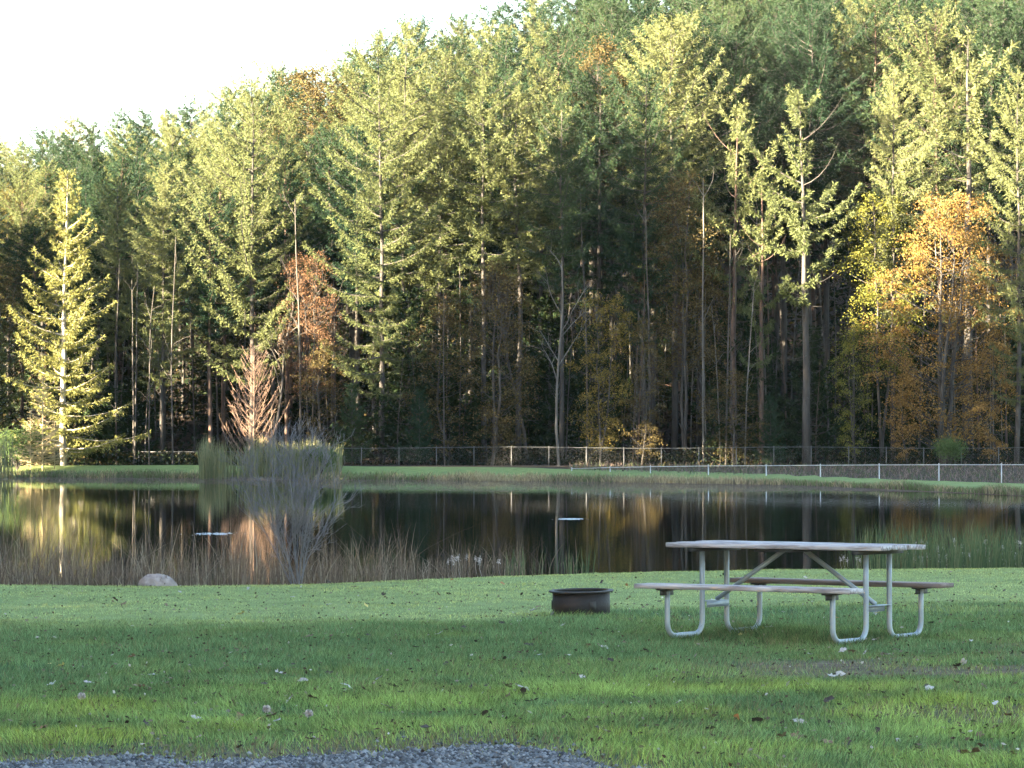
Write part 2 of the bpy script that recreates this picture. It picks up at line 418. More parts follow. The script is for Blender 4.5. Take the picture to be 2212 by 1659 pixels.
def conifer(seed, H, cb, rmax, nbr, prof='col', drop=.25, up=.5, side=None, dead=12, tw=.15, spk=6, spl=.30, spw=.062, irr=.5, r0=None, bare=0.0, topslope=.7, wh=4, hang=.38):
    """trunk with limbs, and a crown of needle sprays hung on drooping, upswept branches"""
    rng = np.random.default_rng(seed)
    wood, green = MB(), MB()
    t, P = trunk_path(rng, H, H * .0025)
    r0 = r0 or H * .0085 + .05
    wood.add(*tube(P, r0 * (1 - t) ** .85 + .012, 7))
    def on_trunk(z):
        return np.array([np.interp(z, P[:, 2], P[:, 0]), np.interp(z, P[:, 2], P[:, 1]), z])
    B, Dv, W = [], [], []
    az = rng.uniform(0, 6.28)
    for i in range(nbr):
        rel = min(.995, ((i // wh + .5 + rng.normal(0, .12)) * wh / nbr)) ** .95
        rel = max(rel, 0.0)
        z = H * (cb + (1 - cb) * rel) * .995
        az += 2.399 + rng.normal(0, .5)
        if prof == 'cone':
            L = rmax * (1 - rel) ** .85 + .22
        else:
            L = rmax * min(1, (1 - rel) * 2.5 + .03) ** .75 * (.55 + .45 * min(1, rel * 3)) + .25
        L *= rng.uniform(1 - irr, 1 + irr * .35)
        if side: L *= max(.3, 1 + side[1] * cos(az - side[0]))
        slope = -drop + (topslope + drop) * rel ** 1.4 + rng.normal(0, .10)
        o = on_trunk(z); h = np.array([cos(az), sin(az), 0]); perp = np.array([-h[1], h[0], 0])
        s = np.linspace(0, 1, 6)
        bend = rng.normal(0, .12)
        C = o + h * (L * s)[:, None] + perp * (L * bend * s * s)[:, None] + np.array([0, 0, 1.0]) * (L * (slope * s + up * s ** 2.4))[:, None]
        wood.add(*tube(C, (.012 + .011 * L) * (1 - .85 * s), 4, False))
        if rng.random() < bare: continue
        nt = max(5, int(L / tw * 2.3))
        ss = rng.uniform(.03, 1.0, nt)
        k = ss * 5; k0 = np.minimum(k.astype(int), 4); fr = (k - k0)[:, None]
        pos = C[k0] * (1 - fr) + C[k0 + 1] * fr; tan = nrm(C[k0 + 1] - C[k0])
        sg = rng.choice([-1, 1], nt)[:, None]
        td = nrm(tan * rng.uniform(.35, 1.0, (nt, 1)) + perp * sg * rng.uniform(.15, .9, (nt, 1)) + np.array([0, 0, 1.0]) * rng.normal(-hang, .34, (nt, 1)))
        tl = min(.8, .20 + .11 * L) * (1 - .5 * ss) * rng.uniform(.5, 1.2, nt) + .06
        m = spk
        f = (np.arange(m)[None] + rng.random((nt, m))) / m
        b = pos[:, None] + td[:, None] * (tl[:, None] * f)[..., None]
        d = td[:, None] * .75 + rng.normal(0, .50, (nt, m, 3)) + np.array([0, 0, -.10])
        d = nrm(d) * (spl * rng.uniform(.55, 1.2, (nt, m)))[..., None]
        B.append(b.reshape(-1, 3)); Dv.append(d.reshape(-1, 3)); W.append(np.full(nt * m, spw) * rng.uniform(.7, 1.3, nt * m))
        e = 9                                   # upturned tuft at the branch end
        d = nrm(tan[-1] * .8 + np.array([0, 0, .55]) + rng.normal(0, .45, (e, 3))) * spl * 1.25
        B.append(np.repeat(C[-1:], e, 0)); Dv.append(d); W.append(np.full(e, spw))
    # leader
    e = 26
    zz = rng.uniform(H * .965, H * 1.0, e)
    d = nrm(rng.normal(0, .5, (e, 3)) + np.array([0, 0, 1.0])) * spl
    B.append(np.stack([np.full(e, P[-1, 0]), np.full(e, P[-1, 1]), zz], 1)); Dv.append(d); W.append(np.full(e, spw))
    for i in range(dead):                       # dry branches below the crown
        z = rng.uniform(.08, max(cb, .12) + .05) * H; a = rng.uniform(0, 6.28); L = rng.uniform(.5, 2.0)
        s = np.linspace(0, 1, 4)
        C = on_trunk(z) + np.array([cos(a), sin(a), 0]) * (L * s)[:, None] + np.array([0, 0, 1.0]) * (L * (rng.uniform(-.3, .2) * s + .15 * s * s))[:, None]
        wood.add(*tube(C, .022 * (1 - .8 * s), 3, False))
    V, T = spikes(np.concatenate(B), np.concatenate(Dv), np.concatenate(W), rng)
    green.add(V, T)
    return wood.mesh('trunk', True), (green.mesh('crown') if B else None)

def broadleaf(seed, H, cb, rx, pads, per, leaf=.10, r0=.11, wob=.16, stems=1, flat=.15, spread=.5, top=1.0):
    """thin-stemmed broadleaf tree: layered pads of separate leaves on ascending limbs"""
    rng = np.random.default_rng(seed)
    wood = MB(); C, N_, S = [], [], []
    paths = []
    for k in range(stems):
        t, P = trunk_path(rng, H * rng.uniform(.86, .97), wob, 9, (rng.normal(0, .06 * H), rng.normal(0, .04 * H)) if stems > 1 else (rng.normal(0, .02 * H), 0))
        paths.append(P); wood.add(*tube(P, r0 * (1 - t) ** .8 + .012, 6))
    for i in range(pads):
        rel = (i + rng.random()) / pads
        z = H * (cb + (1 - cb) * rel) * top
        P = paths[i % stems]
        rr = rx * (math.sin(pi * min(.98, .12 + .86 * rel)) ** .7) * math.sqrt(rng.uniform(.04, 1.0))
        a = rng.uniform(0, 6.28)
        z0 = max(.06 * H, z - rng.uniform(.3, .8) * rr - .2); z0 = min(z0, P[-1, 2] * .98)
        o = np.array([np.interp(z0, P[:, 2], P[:, 0]), np.interp(z0, P[:, 2], P[:, 1]), z0])
        c = np.array([o[0] + rr * cos(a), o[1] + rr * sin(a), z])
        s = np.linspace(0, 1, 4)[:, None]
        mid = o + (c - o) * s + np.array([0, 0, -.12 * rr]) * np.sin(pi * s)
        wood.add(*tube(mid, (.012 + .008 * rr) * (1 - .75 * s[:, 0]), 3, False))
        w = spread * rng.uniform(.6, 1.25)
        m = int(per * rng.uniform(.6, 1.3))
        q = rng.normal(0, 1, (m, 3)) * [w, w, w * flat / .5 * rng.uniform(.7, 1.4)]
        q[:, 2] -= .22 * (q[:, 0] ** 2 + q[:, 1] ** 2) / max(w, .1)
        C.append(c + q)
    C = np.concatenate(C); n = len(C)
    d = rng.normal(0, 1, (n, 3)); d[:, 2] = d[:, 2] * .5 - .35
    d = nrm(d) * (leaf * 2 * rng.uniform(.6, 1.3, n))[:, None]
    V, T = spikes(C, d, leaf * 1.5 * rng.uniform(.7, 1.2, n), rng, .5)
    return wood.mesh('trunk', True), mesh('crown', V, T)

def bare_tree(seed, H, spread, r0, n1, depth=3, lean=(0, 0), first=.3, up=.55, sides=5, wob=.13):
    """leafless wood, limbs branching into twigs"""
    rng = np.random.default_rng(seed); mb = MB()
    def grow(p, d, L, r, lev):
        k = 5 if lev < 2 else 4
        P = [p]; dd = d
        for i in range(k):
            dd = nrm(dd + rng.normal(0, wob if lev == 0 else .13, 3) + np.array([0, 0, .06 * up]))
            P.append(P[-1] + dd * L / k)
        P = np.array(P)
        mb.add(*tube(P, r * np.linspace(1, .35, k + 1), sides if lev < 1 else 3, False))
        if lev >= depth: return
        m = rng.integers(3, 6) if lev else n1
        for i in range(m):
            s = rng.uniform(.3 if lev else first, .98) * k
            j = min(int(s), k - 1); q = P[j] + (P[j + 1] - P[j]) * (s - j)
            ax = nrm(P[j + 1] - P[j]); o = nrm(np.cross(ax, rng.normal(size=3)))
            nd = nrm(ax * rng.uniform(.5, 1.0) + o * rng.uniform(.45, .9) + np.array([0, 0, .25 * up]))
            grow(q, nd, L * rng.uniform(.32, .6) * (spread if lev == 0 else 1), max(r * .42, .0025), lev + 1)
    d = nrm(np.array([lean[0], lean[1], 1.0]))
    grow(np.array([0, 0, -.2]), d, H, r0, 0)
    return mb.mesh('trunk', True)

def dead_conifer(seed, H, rmax, nbr, up, twigs, r0, slope0=.2, cone=.8, low=.05, rt=.011):
    """leafless conifer: bare upswept branches carrying short side twigs"""
    rng = np.random.default_rng(seed); stem, br = MB(), MB()
    t, P = trunk_path(rng, H, H * .002)
    stem.add(*tube(P, r0 * (1 - t) ** .9 + .01, 6))
    az = 0
    for i in range(nbr):
        rel = (i + rng.random()) / nbr; z = H * (low + (.98 - low) * rel); az += 2.399 + rng.normal(0, .4)
        L = (rmax * (1 - rel) ** cone + .12) * rng.uniform(.6, 1.15)
        h = np.array([cos(az), sin(az), 0]); perp = np.array([-h[1], h[0], 0]); s = np.linspace(0, 1, 5)
        C = np.array([np.interp(z, P[:, 2], P[:, 0]), np.interp(z, P[:, 2], P[:, 1]), z]) + h * (L * s)[:, None] + np.array([0, 0, 1.0]) * (L * (slope0 * s + up * s * s))[:, None]
        br.add(*tube(C, (.008 + .008 * L) * (1 - .75 * s), 3, False))
        for j in range(int(twigs * L) + 2):
            f = rng.uniform(.12, 1) * 4; k = min(int(f), 3); q = C[k] + (C[k + 1] - C[k]) * (f - k); tn = nrm(C[k + 1] - C[k])
            td = nrm(tn * .8 + perp * rng.choice([-1, 1]) * rng.uniform(.3, 1) + np.array([0, 0, rng.normal(.1, .35)]))
            l = rng.uniform(.12, .42) * (.4 + .3 * L)
            br.add(*tube(np.array([q, q + td * l * .55 + [0, 0, .01], q + td * l + [0, 0, .05 * l]]), np.array([1, .7, .3]) * rt, 3, False))
    return stem.mesh('trunk', True), br.mesh('branches', True)

ONES = ['first', 'second', 'third', 'fourth', 'fifth', 'sixth', 'seventh', 'eighth', 'ninth', 'tenth', 'eleventh', 'twelfth', 'thirteenth', 'fourteenth', 'fifteenth',
        'sixteenth', 'seventeenth', 'eighteenth', 'nineteenth', 'twentieth']
TENS = {20: 'twent', 30: 'thirt', 40: 'fort', 50: 'fift', 60: 'sixt', 70: 'sevent', 80: 'eight', 90: 'ninet'}
def ordinal(i):
    """0 -> first"""
    n = i + 1
    if n <= 20: return ONES[n - 1]
    if n >= 100: return 'hundredth' if n == 100 else 'hundred and ' + ordinal(n - 101)
    t, o = n // 10 * 10, n % 10
    return TENS[t] + 'ieth' if o == 0 else TENS[t] + 'y-' + ONES[o - 1]

def plant_tree(name, label, cat, parts, u, D, rz=0.0, s=1.0, sxy=None, group=None, tilt=(0, 0), dz=0.0):
    """parts: (child name, mesh, material); shared meshes keep one material per mesh"""
    x = gx(u, D); z = float(terrain(x, D))
    sxy = sxy or s
    t = thing(name, label, cat, (x, D, z + dz), (tilt[0], tilt[1], rz), (sxy, sxy, s), group)
    for nme, me, mat in parts:
        o = bpy.data.objects.new(nme, me); COL.objects.link(o); o.parent = t
        if not me.materials: me.materials.append(mat)
        if me.materials[0] != mat:
            o.material_slots[0].link = 'OBJECT'; o.material_slots[0].material = mat
    return t
def height_for(u, D, v):
    return pz(v, D) - float(terrain(gx(u, D), D))

# prototypes
spruce_deep = conifer(101, 19, .04, 4.2, 126, 'cone', .12, .30, tw=.085, spk=6, dead=10, irr=.5, spl=.21, spw=.05, r0=.20, topslope=.75, wh=6, hang=.45)
edge_l = conifer(102, 27, .20, 5.0, 104, 'col', .05, .46, wh=5, topslope=.55, r0=.21, side=(pi + .5, .40), dead=26, tw=.08, spk=6, irr=.5, spl=.21, spw=.048)
edge_c = conifer(103, 30, .15, 3.9, 120, 'col', .18, .42, wh=5, topslope=.55, r0=.21, side=(pi + .7, .25), dead=22, tw=.08, spk=6, irr=.6, spl=.21, spw=.048, hang=.5)
edge_f = conifer(104, 29, .46, 3.4, 88, 'col', .2, .42, wh=5, topslope=.55, r0=.20, dead=26, tw=.08, spk=6, irr=.6, spl=.21, spw=.048, hang=.5)
stand = [conifer(110 + i, 28, cb, rm, nb, 'col', dr, .38, wh=5, topslope=.55, r0=.20, dead=34, tw=.085, spk=6, irr=ir, spl=.21, spw=.050, side=sd, hang=hg)
         for i, (cb, rm, nb, dr, ir, sd, hg) in enumerate([(.40, 3.3, 108, .2, .5, None, .4), (.46, 3.6, 100, .1, .6, (2.0, .3), .3), (.36, 3.2, 116, .3, .55, (3.6, .3), .5),
                                                     (.50, 3.8, 96, .05, .6, None, .3), (.30, 3.5, 124, .25, .65, (4.4, .35), .45)])]
tufted = conifer(121, 22, .42, 2.5, 40, 'col', .1, .55, dead=40, tw=.06, spk=6, irr=.85, spl=.26, spw=.058, bare=.18, wh=3)
tufted2 = conifer(122, 24, .30, 2.4, 40, 'col', .2, .6, dead=36, tw=.06, spk=6, irr=.9, spl=.26, spw=.058, bare=.25, wh=3)
sapling = conifer(123, 6, .04, 1.6, 66, 'cone', .1, .35, dead=0, tw=.08, spk=5, irr=.45, spl=.2, spw=.05, r0=.05, wh=5)
low = conifer(401, 26, .05, 3.9, 70, 'col', .2, .4, dead=0, tw=.62, spk=4, spl=1.15, spw=.62, irr=.35)

maple_big = broadleaf(131, 16, .10, 4.5, 190, 150, .062, .15, .12, 3, .17, .50)
maple_mid = broadleaf(132, 12, .10, 2.5, 90, 130, .06, .09, .12, 2, .16, .44)
maple_thin = broadleaf(133, 11, .08, 1.9, 60, 115, .06, .07, .12, 1, .15, .40)
maple_high = broadleaf(134, 17, .35, 2.6, 90, 140, .062, .09, .12, 2, .18, .48)
birch_top = broadleaf(135, 26, .62, 2.5, 100, 150, .064, .13, .14, 1, .3, .48)

# ------------------------------------------------------------------ named trees of the forest edge
NE, NL, NG, BK, BR = M['needle'], M['needle_light'], M['needle_gold'], M['bark'], M['bark_red']
def con(name, label, proto, u, D, vtop, H0, mat, bark=BK, rz=0, wide=1.0, group=None, cat='tree', tilt=(0, 0)):
    s = height_for(u, D, vtop) / H0
    return plant_tree(name, label, cat, [('trunk', proto[0], bark), ('crown', proto[1], mat)], u, D, rz, s, s * wide, group, tilt)

con('spruce_tree', 'freestanding sunlit spruce with branches to the ground at the left', spruce_deep, 138, 208, 372, 19, M['needle_sunlit'], M['bark_pale'], .4, 1.12)
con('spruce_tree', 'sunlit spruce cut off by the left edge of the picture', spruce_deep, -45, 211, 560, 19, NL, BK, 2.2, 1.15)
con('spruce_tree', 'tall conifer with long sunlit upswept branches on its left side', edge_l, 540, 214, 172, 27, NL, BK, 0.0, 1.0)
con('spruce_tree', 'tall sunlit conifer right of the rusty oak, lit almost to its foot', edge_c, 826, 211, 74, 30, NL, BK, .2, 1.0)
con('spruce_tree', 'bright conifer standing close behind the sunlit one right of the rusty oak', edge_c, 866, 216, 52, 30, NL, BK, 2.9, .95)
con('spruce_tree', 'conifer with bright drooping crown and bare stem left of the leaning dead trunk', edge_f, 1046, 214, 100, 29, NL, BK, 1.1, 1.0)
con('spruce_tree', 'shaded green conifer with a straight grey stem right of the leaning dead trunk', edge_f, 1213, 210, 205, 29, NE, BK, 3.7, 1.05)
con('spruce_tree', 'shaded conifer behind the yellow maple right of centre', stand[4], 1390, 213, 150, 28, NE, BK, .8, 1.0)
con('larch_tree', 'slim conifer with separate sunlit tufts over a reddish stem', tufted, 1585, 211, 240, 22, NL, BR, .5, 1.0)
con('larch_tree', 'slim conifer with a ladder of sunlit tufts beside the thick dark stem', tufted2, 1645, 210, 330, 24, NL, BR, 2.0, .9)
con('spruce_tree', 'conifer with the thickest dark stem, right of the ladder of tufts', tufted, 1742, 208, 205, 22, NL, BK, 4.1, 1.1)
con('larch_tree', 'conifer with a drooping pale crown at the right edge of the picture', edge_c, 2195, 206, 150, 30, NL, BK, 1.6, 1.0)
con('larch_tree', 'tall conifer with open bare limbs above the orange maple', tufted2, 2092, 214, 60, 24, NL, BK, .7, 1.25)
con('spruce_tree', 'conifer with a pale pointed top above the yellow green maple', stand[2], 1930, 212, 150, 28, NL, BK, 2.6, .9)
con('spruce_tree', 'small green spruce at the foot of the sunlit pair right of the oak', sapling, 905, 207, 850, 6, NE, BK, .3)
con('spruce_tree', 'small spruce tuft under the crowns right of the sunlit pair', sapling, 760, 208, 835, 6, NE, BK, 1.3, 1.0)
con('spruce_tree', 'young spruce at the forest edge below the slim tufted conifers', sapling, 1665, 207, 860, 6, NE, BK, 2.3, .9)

def leafy(label, proto, u, D, vtop, H0, mat, rz=0, wide=1.0, name='maple_tree', bark=BK, group=None):
    s = height_for(u, D, vtop) / H0
    return plant_tree(name, label, 'tree', [('trunk', proto[0], bark), ('crown', proto[1], mat)], u, D, rz, s, s * wide, group)
leafy('large orange maple with its upper crown in the sun at the right', maple_big, 2035, 207, 415, 16, M['leaf_orange'], .3)
leafy('yellow green maple with loose layers left of the orange maple', maple_high, 1905, 210, 420, 17, M['leaf_lime'], 1.2, 1.0)
leafy('golden yellow maple just right of the leaning dead trunk', maple_mid, 1296, 207, 632, 12, M['leaf_yellow'], 2.0, .85)
leafy('dull tan broadleaf tree just left of the leaning dead trunk', maple_mid, 1062, 208, 560, 12, M['leaf_tan'], .6, .95)
leafy('tall tan broadleaf tree right of the golden yellow maple', maple_high, 1480, 211, 375, 17, M['leaf_tan'], 2.4, 1.0)
leafy('low brown gold broadleaf by the fence under the tufted conifers', maple_thin, 1588, 206, 800, 11, M['leaf_tan'], .2, 1.7)
leafy('rust red oak with a sunlit crown left of the sunlit conifers', maple_high, 672, 211, 545, 17, M['leaf_rust'], 3.1, .8, 'oak_tree')
leafy('low brown broadleaf tree in shade below the rust red oak', maple_thin, 705, 209, 735, 11, M['leaf_tan'], 1.0, 1.2)
leafy('brown leaved tree in shade between the sunlit pair and the tan broadleaf', maple_thin, 972, 210, 640, 11, M['leaf_tan'], 2.1, 1.3)
leafy('thin brown broadleaf right of the golden maple, lowest branches over the fence', maple_thin, 1385, 207, 690, 11, M['leaf_tan'], 4.0, .9)
leafy('thin brown broadleaf tree between the tan tree and the tufted conifers', maple_thin, 1530, 213, 560, 11, M['leaf_tan'], 5.0, .9)
leafy('amber broadleaf low at the right, in front of the orange maple', maple_thin, 2150, 206, 700, 11, M['leaf_orange'], 2.6, .9)
leafy('small orange brown maple at the foot of the yellow green maple', maple_thin, 1960, 206, 770, 11, M['leaf_orange'], 1.7, .8)
leafy('yellow green sapling in front of the dark stems right of the thick stem', maple_thin, 1850, 208, 690, 11, M['leaf_lime'], .9, .8)
leafy('pale broadleaf crown rising sunlit above the conifers at top centre', birch_top, 1275, 222, 82, 26, M['leaf_tan'], 1.5, 1.0, 'birch_tree')
leafy('brownish broadleaf crown on the skyline left of the pale conifer tops', birch_top, 640, 236, 140, 26, M['leaf_tan'], .5, 1.5, 'birch_tree')
leafy('dull brown broadleaf in shade at the left edge of the picture', maple_high, 8, 214, 560, 17, M['leaf_tan'], .5, .7)

# dead and leafless trees
stm, brs = dead_conifer(201, 6.3, 1.5, 96, .75, 17, .06, .5, .62, .10, .009)
plant_tree('dead_conifer', 'dead brown conifer with bare upswept branches standing among the cattails', 'tree', [('trunk', stm, M['dead_twig']), ('branches', brs, M['dead_twig'])], 550, 190, .4,
           (pz(742, 190) + .55) / 6.3)
stm2, brs2 = dead_conifer(202, 6, 1.8, 84, .15, 18, .06, .02, .8, .06, .019)
for u, v, D, lb in ((92, 806, 203.3, 'tallest of the dry cream spruces below the sunlit spruce'), (66, 890, 203.0, 'shorter dry cream spruce at the left foot of the sunlit spruce'),
                    (118, 905, 203.8, 'dry cream spruce close against the sunlit stem')):
    s = height_for(u, D, v) / 6
    plant_tree('dry_spruce', lb, 'tree', [('trunk', stm2, M['cream_twig']), ('branches', brs2, M['cream_twig'])], u, D, u * .7, s, s * (1.0 if v > 850 else .9), 'dry spruces by the sunlit spruce')
lean_tree = bare_tree(203, 13.5, .5, .105, 8, 2, (-.055, 0), .30, .5, wob=.05)
plant_tree('dead_tree', 'leaning dead tree with a pale forked trunk at the centre of the forest edge', 'tree', [('trunk', lean_tree, M['bark_dead'])], 1208, 206, 0.2, .98)
bare_l = bare_tree(204, 12, .6, .12, 12, 3, (.03, 0), .35, .7)
plant_tree('bare_tree', 'leafless grey tree behind the dead conifer, left of the rust red oak', 'tree', [('trunk', bare_l, M['bark'])], 592, 212, 1.0, 1.12)
plant_tree('bare_tree', 'leafless twiggy tree behind the leaning dead tree', 'tree', [('trunk', bare_l, M['bark'])], 1140, 211, 2.5, 1.0)

# ------------------------------------------------------------------ the stand behind: rows of conifers up the slope
sky_u = [-300, 0, 200, 400, 465, 560, 700, 800, 900, 1000, 1100, 1200, 1500, 2212, 2600]
sky_v = [300, 278, 240, 212, 176, 142, 130, 66, 42, 22, -15, -60, -110, -150, -150]
rng = np.random.default_rng(77)
ROWN = ['front', 'second', 'third', 'fourth', 'fifth', 'sixth', 'seventh', 'eighth', 'ninth']
hero_u = [138, 540, 826, 866, 1046, 1213, 1390, 1585, 1645, 1742, 1930, 2092, 2195]
for r, (D0, step, off, jit) in enumerate([(216, 4.3, 140, 110), (222, 3.8, 110, 90), (229, 3.5, 78, 70), (237, 3.3, 50, 60), (246, 3.2, 28, 50), (256, 3.2, 12, 35), (268, 3.3, 0, 25)]):
    x = gx(-170, D0) + rng.uniform(0, step); k = 0
    while x < gx(2380, D0):
        D = D0 + rng.uniform(-2.2, 2.2)
        u = CX + F * x / D
        if not (r == 0 and min(abs(u - h) for h in hero_u) < 34):
            v = np.interp(u, sky_u, sky_v) + off + rng.uniform(0, jit)
            p = stand[rng.integers(0, 5)]
            H = height_for(u, D, v)
            s = H / 28
            q = rng.random()
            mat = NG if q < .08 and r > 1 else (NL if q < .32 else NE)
            nm = ROWN[r]
            kind = 'golden larch' if mat is NG else ('light green conifer' if mat is NL else 'dark green conifer')
            lb = f'{kind}, {ordinal(k)} tree from the left in the {nm} row of the stand'; grp = 'conifers of the stand'
            plant_tree('larch_tree' if mat is NG else 'conifer_tree', lb, 'tree', [('trunk', p[0], BR if rng.random() < .3 else BK), ('crown', p[1], mat)], u, D, rng.uniform(0, 6.28), s,
                       min(1.25, max(.75, s)) * rng.uniform(.9, 1.2), grp)
            k += 1
        x += step * rng.uniform(.7, 1.3)

# the wood goes on behind as one mass
rng = np.random.default_rng(78)
lowV = np.zeros(len(low[1].vertices) * 3, np.float32); low[1].vertices.foreach_get('co', lowV); lowV = lowV.reshape(-1, 3)
lowT = np.zeros(len(low[1].loops), np.int32); low[1].loops.foreach_get('vertex_index', lowT); lowT = lowT.reshape(-1, 3)
wV, wT = tube(np.array([(0, 0, -.5), (0, 0, 13), (0, 0, 26)]), [.3, .18, .02], 5)
back = MB()
for D0 in (296, 310):
    x = gx(-250, D0)
    while x < gx(2460, D0):
        D = D0 + rng.uniform(-4, 4); u = CX + F * x / D
        v = np.interp(u, sky_u, sky_v) + rng.uniform(110, 200); H = height_for(u, D, v); a = rng.uniform(0, 6.28)
        R = np.array([[cos(a), -sin(a), 0], [sin(a), cos(a), 0], [0, 0, 1]])
        back.add(lowV @ R.T * [1.15, 1.15, H / 26] + [x, D, float(terrain(x, D))], lowT); x += rng.uniform(4.2, 6)
obj('background_wood', back.mesh('background_wood'), NE, kind='stuff', label='dense wood closing the view behind the rows of the stand', category='wood')
# young spruces in the shade between the stems
k = 0
for u in np.sort(rng.uniform(-100, 2300, 46)):
    D = rng.uniform(212, 240); s = rng.uniform(.8, 1.9)
    if any(abs(u - h) < 12 for h in (138,)): continue
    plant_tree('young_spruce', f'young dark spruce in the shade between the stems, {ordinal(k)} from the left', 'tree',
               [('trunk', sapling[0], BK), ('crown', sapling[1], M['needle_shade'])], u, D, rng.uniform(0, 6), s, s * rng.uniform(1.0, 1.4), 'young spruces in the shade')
    k += 1

# slender bare stems among them
poles = [bare_tree(300 + i, 9 + 2 * i, .22, .042 + .009 * i, 6, 1, (rng.normal(0, .02), 0), .2, .4, wob=.025) for i in range(4)]
pu = np.sort(np.concatenate([rng.uniform(220, 1250, 65), rng.uniform(1250, 2230, 95)]))
for k, u in enumerate(pu):
    D = rng.uniform(206.5, 232)
    m = [BK, BR, BK, BK, M['bark_dead']][rng.integers(0, 5)] if u > 1250 else BK
    plant_tree('slender_stem', f'thin leafless stem, {ordinal(k)} from the left among those at the forest edge', 'tree',
               [('trunk', poles[rng.integers(0, 4)], m)], u, D, rng.uniform(0, 6.28), rng.uniform(.7, 1.25), None, 'thin stems at the forest edge')

# undergrowth along the forest edge, and shrubs
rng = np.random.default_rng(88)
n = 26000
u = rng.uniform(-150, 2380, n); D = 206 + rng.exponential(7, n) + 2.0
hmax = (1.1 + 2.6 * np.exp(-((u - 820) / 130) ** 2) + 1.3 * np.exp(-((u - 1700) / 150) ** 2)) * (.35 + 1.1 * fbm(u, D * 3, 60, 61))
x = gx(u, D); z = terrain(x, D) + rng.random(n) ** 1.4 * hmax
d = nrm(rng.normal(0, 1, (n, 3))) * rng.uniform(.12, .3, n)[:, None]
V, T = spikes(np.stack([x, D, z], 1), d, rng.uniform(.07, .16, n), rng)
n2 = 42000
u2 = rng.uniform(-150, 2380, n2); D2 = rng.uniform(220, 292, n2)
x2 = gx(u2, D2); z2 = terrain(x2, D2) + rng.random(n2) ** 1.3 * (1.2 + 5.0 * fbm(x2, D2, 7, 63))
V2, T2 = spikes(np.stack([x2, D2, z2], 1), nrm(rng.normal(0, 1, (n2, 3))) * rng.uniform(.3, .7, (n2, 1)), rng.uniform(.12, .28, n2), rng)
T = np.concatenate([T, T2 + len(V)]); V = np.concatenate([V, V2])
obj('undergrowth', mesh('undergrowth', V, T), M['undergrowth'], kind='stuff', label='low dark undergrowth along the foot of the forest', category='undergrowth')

# ------------------------------------------------------------------ woodland round the left shore and behind the viewer (outside the view; it keeps the lawn in shade)
rng = np.random.default_rng(99)
wood_f, wood_t = MB(), MB()
PX, PY = -SY, SX                                             # unit vector across the sunlight
def cross(u, D): return gx(u, D) * PX + D * PY
LANE = [(-900, 19), (10, 19), (55, 8), (80, 4), (240, 4), (270, 7), (500, 8), (620, 8), (720, 6), (780, 3), (880, 3), (980, 12), (1100, 21), (1380, 20), (1500, 12), (1700, 11), (1900, 8), (2200, 8), (2420, 14)]
CK = [cross(u, 210) for u, z in LANE]; ZK = [z for u, z in LANE]      # how high up the far forest each lane of the wood keeps the sun off
GAPS = [(cross(55, 208), cross(235, 208), 2.4), (cross(550, 190) - 1.6, cross(550, 190) + 1.9, 3.0)]     # lanes where the sun comes through to the water's edge
CEND = cross(2450, 210)
def wood_tree(c, extra=0.0, zmin=0.0, Hfix=None):
    x, y = -40.0, 100.0
    for _ in range(6):
        l = (c * PX - x) / -SX
        y = c * PY + l * SY
        x = -(.16 * max(y, 0) + 29 + extra)
    t = l + (210 - c * PY) / -SY
    H = float(np.interp(c, CK, ZK)) + math.tan(SUN_EL) * t if c < CEND else 25
    H = Hfix or min(max(H, 7), 35) * rng.uniform(.93, 1.06)
    sc_ = H / 26; a = rng.uniform(0, 6.28); w = max(.8, min(1.15, sc_)) * rng.uniform(.9, 1.15)
    R = np.array([[cos(a), -sin(a), 0], [sin(a), cos(a), 0], [0, 0, 1]])
    o = np.array([x, y, float(terrain(x, y))])
    keepT = lowT[(lowV[lowT][..., 2] * sc_).min(1) > zmin] if zmin else lowT
    wood_f.add(lowV @ R.T * [w, w, sc_] + o, keepT); wood_t.add(wV * [w, w, sc_] + o, wT)
for c in np.linspace(GAPS[1][0] - 1.6, GAPS[1][1] + 1.6, 5): wood_tree(c, rng.uniform(0, 4), 15.8); wood_tree(c + .5, rng.uniform(0, 3), 0, 9.6)  # crowns cut off below and low trees added to leave a slit of sun
c = cross(-700, 210)
while c < 14:
    if not any(a - m < c < b + m for a, b, m in GAPS):
        wood_tree(c, rng.uniform(0, 5))
        if c > CEND: wood_tree(c + 1.8, rng.uniform(7, 12))
    c += rng.uniform(3.6, 4.4) if c > CEND else rng.uniform(2.4, 3.1)
wl = obj('woodland', None, loc=(0, 0, 0), kind='stuff', label='dense conifer wood round the left shore and behind the viewer', category='woodland')
obj('trunks', wood_t.mesh('trunks'), BK, wl, kind='stuff'); obj('crowns', wood_f.mesh('crowns'), NE, wl, kind='stuff')

